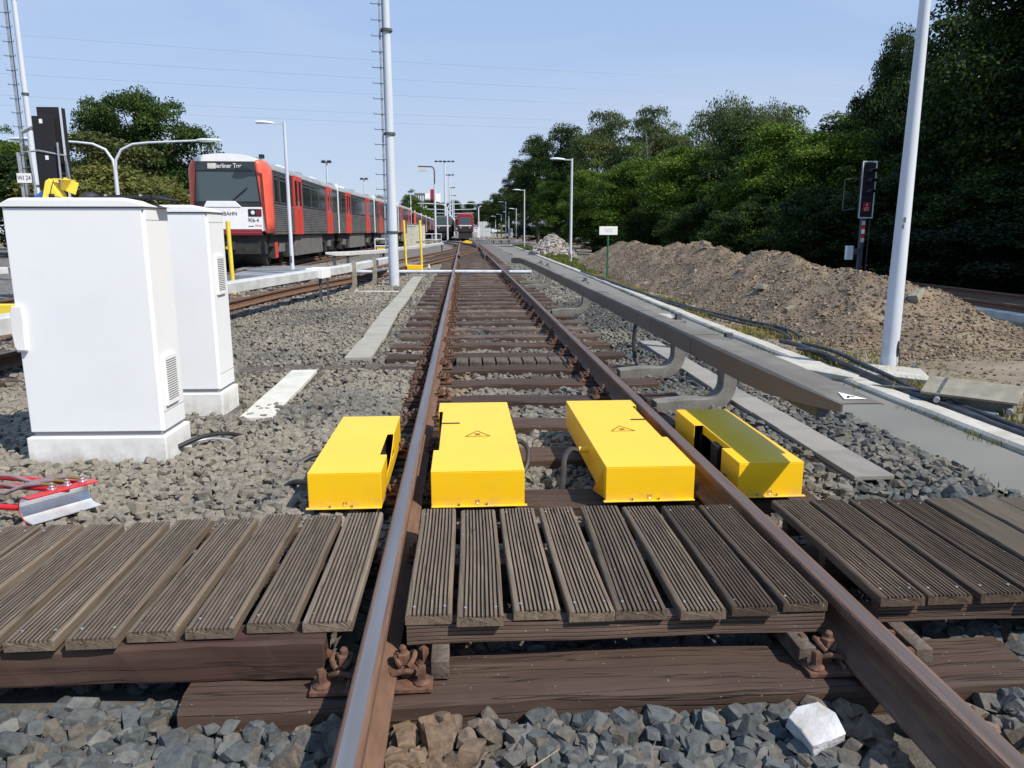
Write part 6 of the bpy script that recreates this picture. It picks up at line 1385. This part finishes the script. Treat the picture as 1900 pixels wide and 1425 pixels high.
# ================================================================== TREES
def leaves(C, n, size, m, parent, name='crown', droop=0, seed=0):
    """n leaf blades spread through clumps C (k,6): centre and radii"""
    g = np.random.default_rng(seed); C = np.array(C, float); vol = (C[:, 3] * C[:, 4] * C[:, 5]) ** (2 / 3.); idx = g.choice(len(C), n, p=vol / vol.sum())
    d = g.normal(size=(n, 3)); d /= np.linalg.norm(d, axis=1)[:, None]; d[:, 2] = np.where(d[:, 2] < -.35, -d[:, 2] * .6, d[:, 2]); r = g.uniform(.35, 1.25, n) ** .6
    P = C[idx, :3] + d * C[idx, 3:] * r[:, None]
    if droop: P[:, 2] -= g.random(n) ** 2 * droop * (r > .8)
    N = d * .6 + g.normal(size=(n, 3)) * .8 + np.array([0, 0, .5]); N /= np.linalg.norm(N, axis=1)[:, None]
    A_ = np.cross(N, g.normal(size=(n, 3))); A_ /= np.linalg.norm(A_, axis=1)[:, None]
    if droop: A_ = A_ * .5 + np.array([0, 0, -.8])
    B_ = np.cross(N, A_); s = g.uniform(.6, 1.35, n)[:, None] * size
    V = np.stack([P - A_ * s * .5, P + B_ * s * .30 + N * s * .05, P + A_ * s * .5, P - B_ * s * .30 + N * s * .05], 1).reshape(-1, 3)
    return raw_mesh(name, V, np.arange(n * 4).reshape(-1, 4), m, parent, fn=4)
def make_tree(name, H, W, seed, n, size, m, bark='bark', base=.28, k=46, label='', cat='tree', group=None, droop=0, cr=.20, narrow=1.0, open_=0):
    rg = random.Random(seed); t = thing(name, (0, 0, 0), label, cat, group); C = []
    zc = H * (base + 1) / 2; rz = H * (1 - base) / 2
    for i in range(k):
        u = rg.uniform(-1, 1); a = rg.uniform(0, 6.283); q = math.sqrt(1 - u * u); rr = rg.uniform(.3, 1.04 if not droop else .9)
        x, y_, z = W / 2 * q * math.cos(a) * rr, W / 2 * q * math.sin(a) * rr, zc + rz * u * (rr + .08)
        sh = 1 - narrow * .35 * max(0, u); c = W * cr * rg.uniform(.45, 1.15) * (1 if rr < .88 or droop else .62)
        C.append((x * sh, y_ * sh, z, c, c, c * rg.uniform(.55, .85)))
    b = MB(); tp = [(0, 0, 0), (.04 * W * rg.uniform(-1, 1), .03 * W, H * .3), (.05 * W * rg.uniform(-1, 1), 0, H * .6), (0, 0, H * .88)]
    b.tube(tp, [H * .028, H * .022, H * .014, H * .004], 10)
    for c in rg.sample(C, min(len(C), 18)):
        z0 = max(H * .18, min(H * .75, c[2] * rg.uniform(.45, .75))); f = z0 / H
        s0 = Vector((0, 0, z0)); e = Vector(c[:3]); mid = s0.lerp(e, .5) + Vector((0, 0, H * .03)); b.tube([s0, mid, e], [H * .011, H * .007, H * .002], 6)
    b.build('trunk', bark, t, smooth=True)
    leaves(C, n, size, m, t, droop=droop, seed=seed); return t
used = set()
def plant(proto, px, top, y, wscale, label, group, first=None, zb=-.3, rz=None):
    p = at(px, top, y=y); H = proto['H']; s = (p.z - zb) / H
    if proto.name in used: o = copy_tree(proto)
    else: o = proto; used.add(proto.name)
    o.location = (p.x, y, zb); o.scale = (s * wscale, s * wscale, s); o.rotation_euler.z = random.uniform(0, 6.28) if rz is None else rz
    tag(o, label, None, group); return o
def proto(name, H, **kw):
    o = make_tree(name, H, **kw); o['H'] = H; return o
pA = proto('oak_tree', 10, W=8.5, seed=1, n=60000, size=.16, m='leaf_oak', base=.12, k=110, cr=.145)
pB = proto('maple_tree', 10, W=8.5, seed=2, n=60000, size=.15, m='leaf_mid', base=.10, k=110, cr=.145)
pC = proto('birch_tree', 10, W=5.5, seed=3, n=34000, size=.13, m='leaf_birch', bark='bark_birch', base=.25, k=44, droop=.9, cr=.17)
pD = proto('willow_tree', 10, W=10, seed=4, n=50000, size=.15, m='leaf_birch', base=.15, k=90, droop=.5, cr=.15)
pE = proto('hazel_shrub', 5, W=6, seed=5, n=40000, size=.13, m='leaf_oak', base=.02, k=80, cr=.15)
pF = proto('elder_shrub', 5, W=6, seed=6, n=30000, size=.14, m='leaf_deep', base=.0, k=50)  # undergrowth below the crowns, its shade painted into the leaf colour
pG = proto('lime_tree', 10, W=12, seed=8, n=64000, size=.19, m='leaf_soft', base=.15, k=90, cr=.12)
pH = proto('silver_bush', 5, W=5, seed=9, n=26000, size=.13, m='leaf_yellow', base=.02, k=44)
for o in bpy.data.objects:
    if o.get('H'): o['category'] = 'shrub' if 'shrub' in o.name or 'bush' in o.name else 'tree'
WD = 'trees and shrubs of the wood right of the line'
W_ = [(pA, 1905, -70, 21, .95, 'huge dark oak filling the top right corner behind the big lamp mast'), (pA, 1775, 40, 25, .62, 'tall dark oak whose feathery crown starts just right of the big lamp mast'),
      (pA, 1668, 75, 29, .5, 'slim leaning tree with loose branches at the left edge of the tall dark trees'), (pB, 1560, 232, 28, 1.25, 'bright green maple above and behind the trackside signal'),
      (pB, 1465, 222, 31, 1.2, 'bright green maple left of the signal, light catching its top'), (pA, 1395, 232, 36, 1.1, 'mid green tree below the round pale willow'),
      (pD, 1350, 195, 54, .95, 'large round pale willow crown showing highest in the middle of the wood'), (pB, 1290, 262, 38, 1.2, 'green maple in front of the pale willow and the birches'),
      (pC, 1205, 198, 60, 1.0, 'taller pale birch with hanging twigs, right one of the pair'), (pC, 1132, 205, 64, 1.1, 'pale birch with hanging twigs, left one of the pair'),
      (pB, 1185, 285, 44, 1.2, 'green tree filling the gap below the two birches'), (pA, 1060, 240, 78, .85, 'dark oak with knobbly outline left of the birches'),
      (pB, 1105, 310, 52, 1.1, 'yellowish green tree in front of the dark knobbly oak'), (pA, 1000, 258, 92, .7, 'dark oak behind the nearest path lamp head'),
      (pB, 1035, 330, 66, 1.0, 'low green tree just right of the nearest path lamp'), (pA, 972, 300, 108, .7, 'dark oak between the two nearest path lamps'),
      (pA, 945, 345, 135, .7, 'small dark oak above the third path lamp'), (pA, 922, 362, 165, .8, 'far dark tree where the wood meets the sky above the line'), (pA, 900, 374, 210, .9, 'farthest dark tree closing the line right of the red train'),
      (pD, 1430, 205, 60, .8, 'grey green tree top right of the round pale willow'), (pB, 1250, 245, 70, .8, 'green tree between birch and willow'), (pA, 1620, 190, 42, .8, 'dark tree in the second row behind the signal')]
for a in W_: plant(*a, WD)
for i, (px, top, y, ws, p_, lb_) in enumerate(((1520, 345, 24, 1.1, pE, 'leafy hazel hanging out over the shade left of the signal'), (1690, 300, 22, 1.2, pE, 'hazel bush behind the big lamp mast, lower leaves lit'), (1410, 360, 28, 1.1, pE, 'hazel bush above the middle of the soil heap'), (1310, 365, 34, 1.1, pE, 'hazel bush above the left part of the soil heap'),
        (1220, 372, 42, 1.1, pE, 'hazel bush behind the white notice board'), (1120, 385, 52, 1.1, pE, 'hazel bush behind the nearest path lamp'), (1810, 340, 20, 1.3, pE, 'hazel bush deep in shade right of the big lamp mast'), (1900, 300, 19, 1.3, pE, 'hazel bush at the right edge of the picture'),
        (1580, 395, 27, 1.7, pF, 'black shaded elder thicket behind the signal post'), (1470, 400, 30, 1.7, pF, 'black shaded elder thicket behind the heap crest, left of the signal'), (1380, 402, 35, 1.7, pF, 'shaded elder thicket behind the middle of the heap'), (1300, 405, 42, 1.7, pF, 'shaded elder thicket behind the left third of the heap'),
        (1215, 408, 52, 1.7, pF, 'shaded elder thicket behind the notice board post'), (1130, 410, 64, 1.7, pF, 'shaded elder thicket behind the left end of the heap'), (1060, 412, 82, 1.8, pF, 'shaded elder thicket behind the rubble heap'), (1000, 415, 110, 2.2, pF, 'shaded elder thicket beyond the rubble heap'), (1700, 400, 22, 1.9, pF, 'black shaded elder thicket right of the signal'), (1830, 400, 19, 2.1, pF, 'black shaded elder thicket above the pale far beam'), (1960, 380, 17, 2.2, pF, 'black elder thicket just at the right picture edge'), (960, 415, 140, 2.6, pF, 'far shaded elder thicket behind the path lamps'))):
    plant(p_, px, top, y, ws, lb_, WD)
for x, y, sc_, lb_ in ((17.5, 12.5, 1.25, 'tall oak just outside the picture at the right, shading the wood edge'), (18, 4, 1.2, 'tall oak outside the picture at the right, level with the boxes'), (20, 17, 1.3, 'tall oak behind the right picture edge')):
    o = copy_tree(pA); o.location = (x, y, -.3); o.scale = (sc_, sc_, sc_); o.rotation_euler.z = x; tag(o, lb_, 'tree', WD)
# second row closes the wood, inner shade put into its leaf colour
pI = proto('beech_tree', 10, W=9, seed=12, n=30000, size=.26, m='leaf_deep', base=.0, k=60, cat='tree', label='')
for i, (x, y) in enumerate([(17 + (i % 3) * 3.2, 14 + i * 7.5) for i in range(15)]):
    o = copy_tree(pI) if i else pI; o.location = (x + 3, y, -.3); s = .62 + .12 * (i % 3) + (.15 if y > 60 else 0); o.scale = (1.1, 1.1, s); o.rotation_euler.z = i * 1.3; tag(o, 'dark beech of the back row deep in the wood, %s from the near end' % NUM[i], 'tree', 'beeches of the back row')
LT = 'trees beyond the yard on the left'
plant(pG, 252, 172, 58, .80, 'broad dark tree rising behind the twin-arm lamp and the near train', LT, rz=.6)
plant(pH, 165, 268, 44, 1.5, 'pale yellowish bush between the dark signal and the twin-arm lamp', LT); plant(pH, 215, 285, 46, 1.4, 'pale bush just behind the twin-arm lamp pole', LT)
plant(pB, 20, 252, 50, .8, 'green tree at the left picture edge behind the ladder mast', LT); plant(pA, 300, 270, 66, 1.0, 'dark lower tree left of the train front', LT); plant(pE, 60, 285, 48, 1.7, 'green shrub behind the service cage', LT)
plant(pA, 120, 300, 62, 1.2, 'dark tree low behind the pale bush', LT); plant(pE, 350, 325, 60, 1.6, 'dark shrub hugging the left side of the train front', LT); plant(pE, 250, 325, 56, 1.8, 'dark shrub under the broad tree', LT); plant(pA, -60, 250, 60, 1.2, 'dark tree just outside the left picture edge', LT)
plant(pD, 640, 357, 130, .8, 'rounded pale green tree top behind the second train car', LT); plant(pB, 762, 358, 150, .95, 'green round tree above the grey switch cabinet', LT); plant(pA, 800, 372, 190, 1.0, 'dark green tree left of the old hooked lamp', LT)
plant(pD, 700, 366, 180, 1.0, 'pale tree top behind the ladder mast', LT); plant(pA, 845, 374, 300, 1.1, 'dark far tree above the grey train front', LT); plant(pA, 872, 376, 320, 1.0, 'dark far tree above the red train', LT); plant(pA, 820, 378, 260, 1.2, 'dark far tree right of the distant white block', LT)
plant(pB, 785, 385, 165, 1.2, 'low green tree behind the second parked train', LT); plant(pA, 905, 382, 330, 1.2, 'dark far tree in the gap above the line', LT)
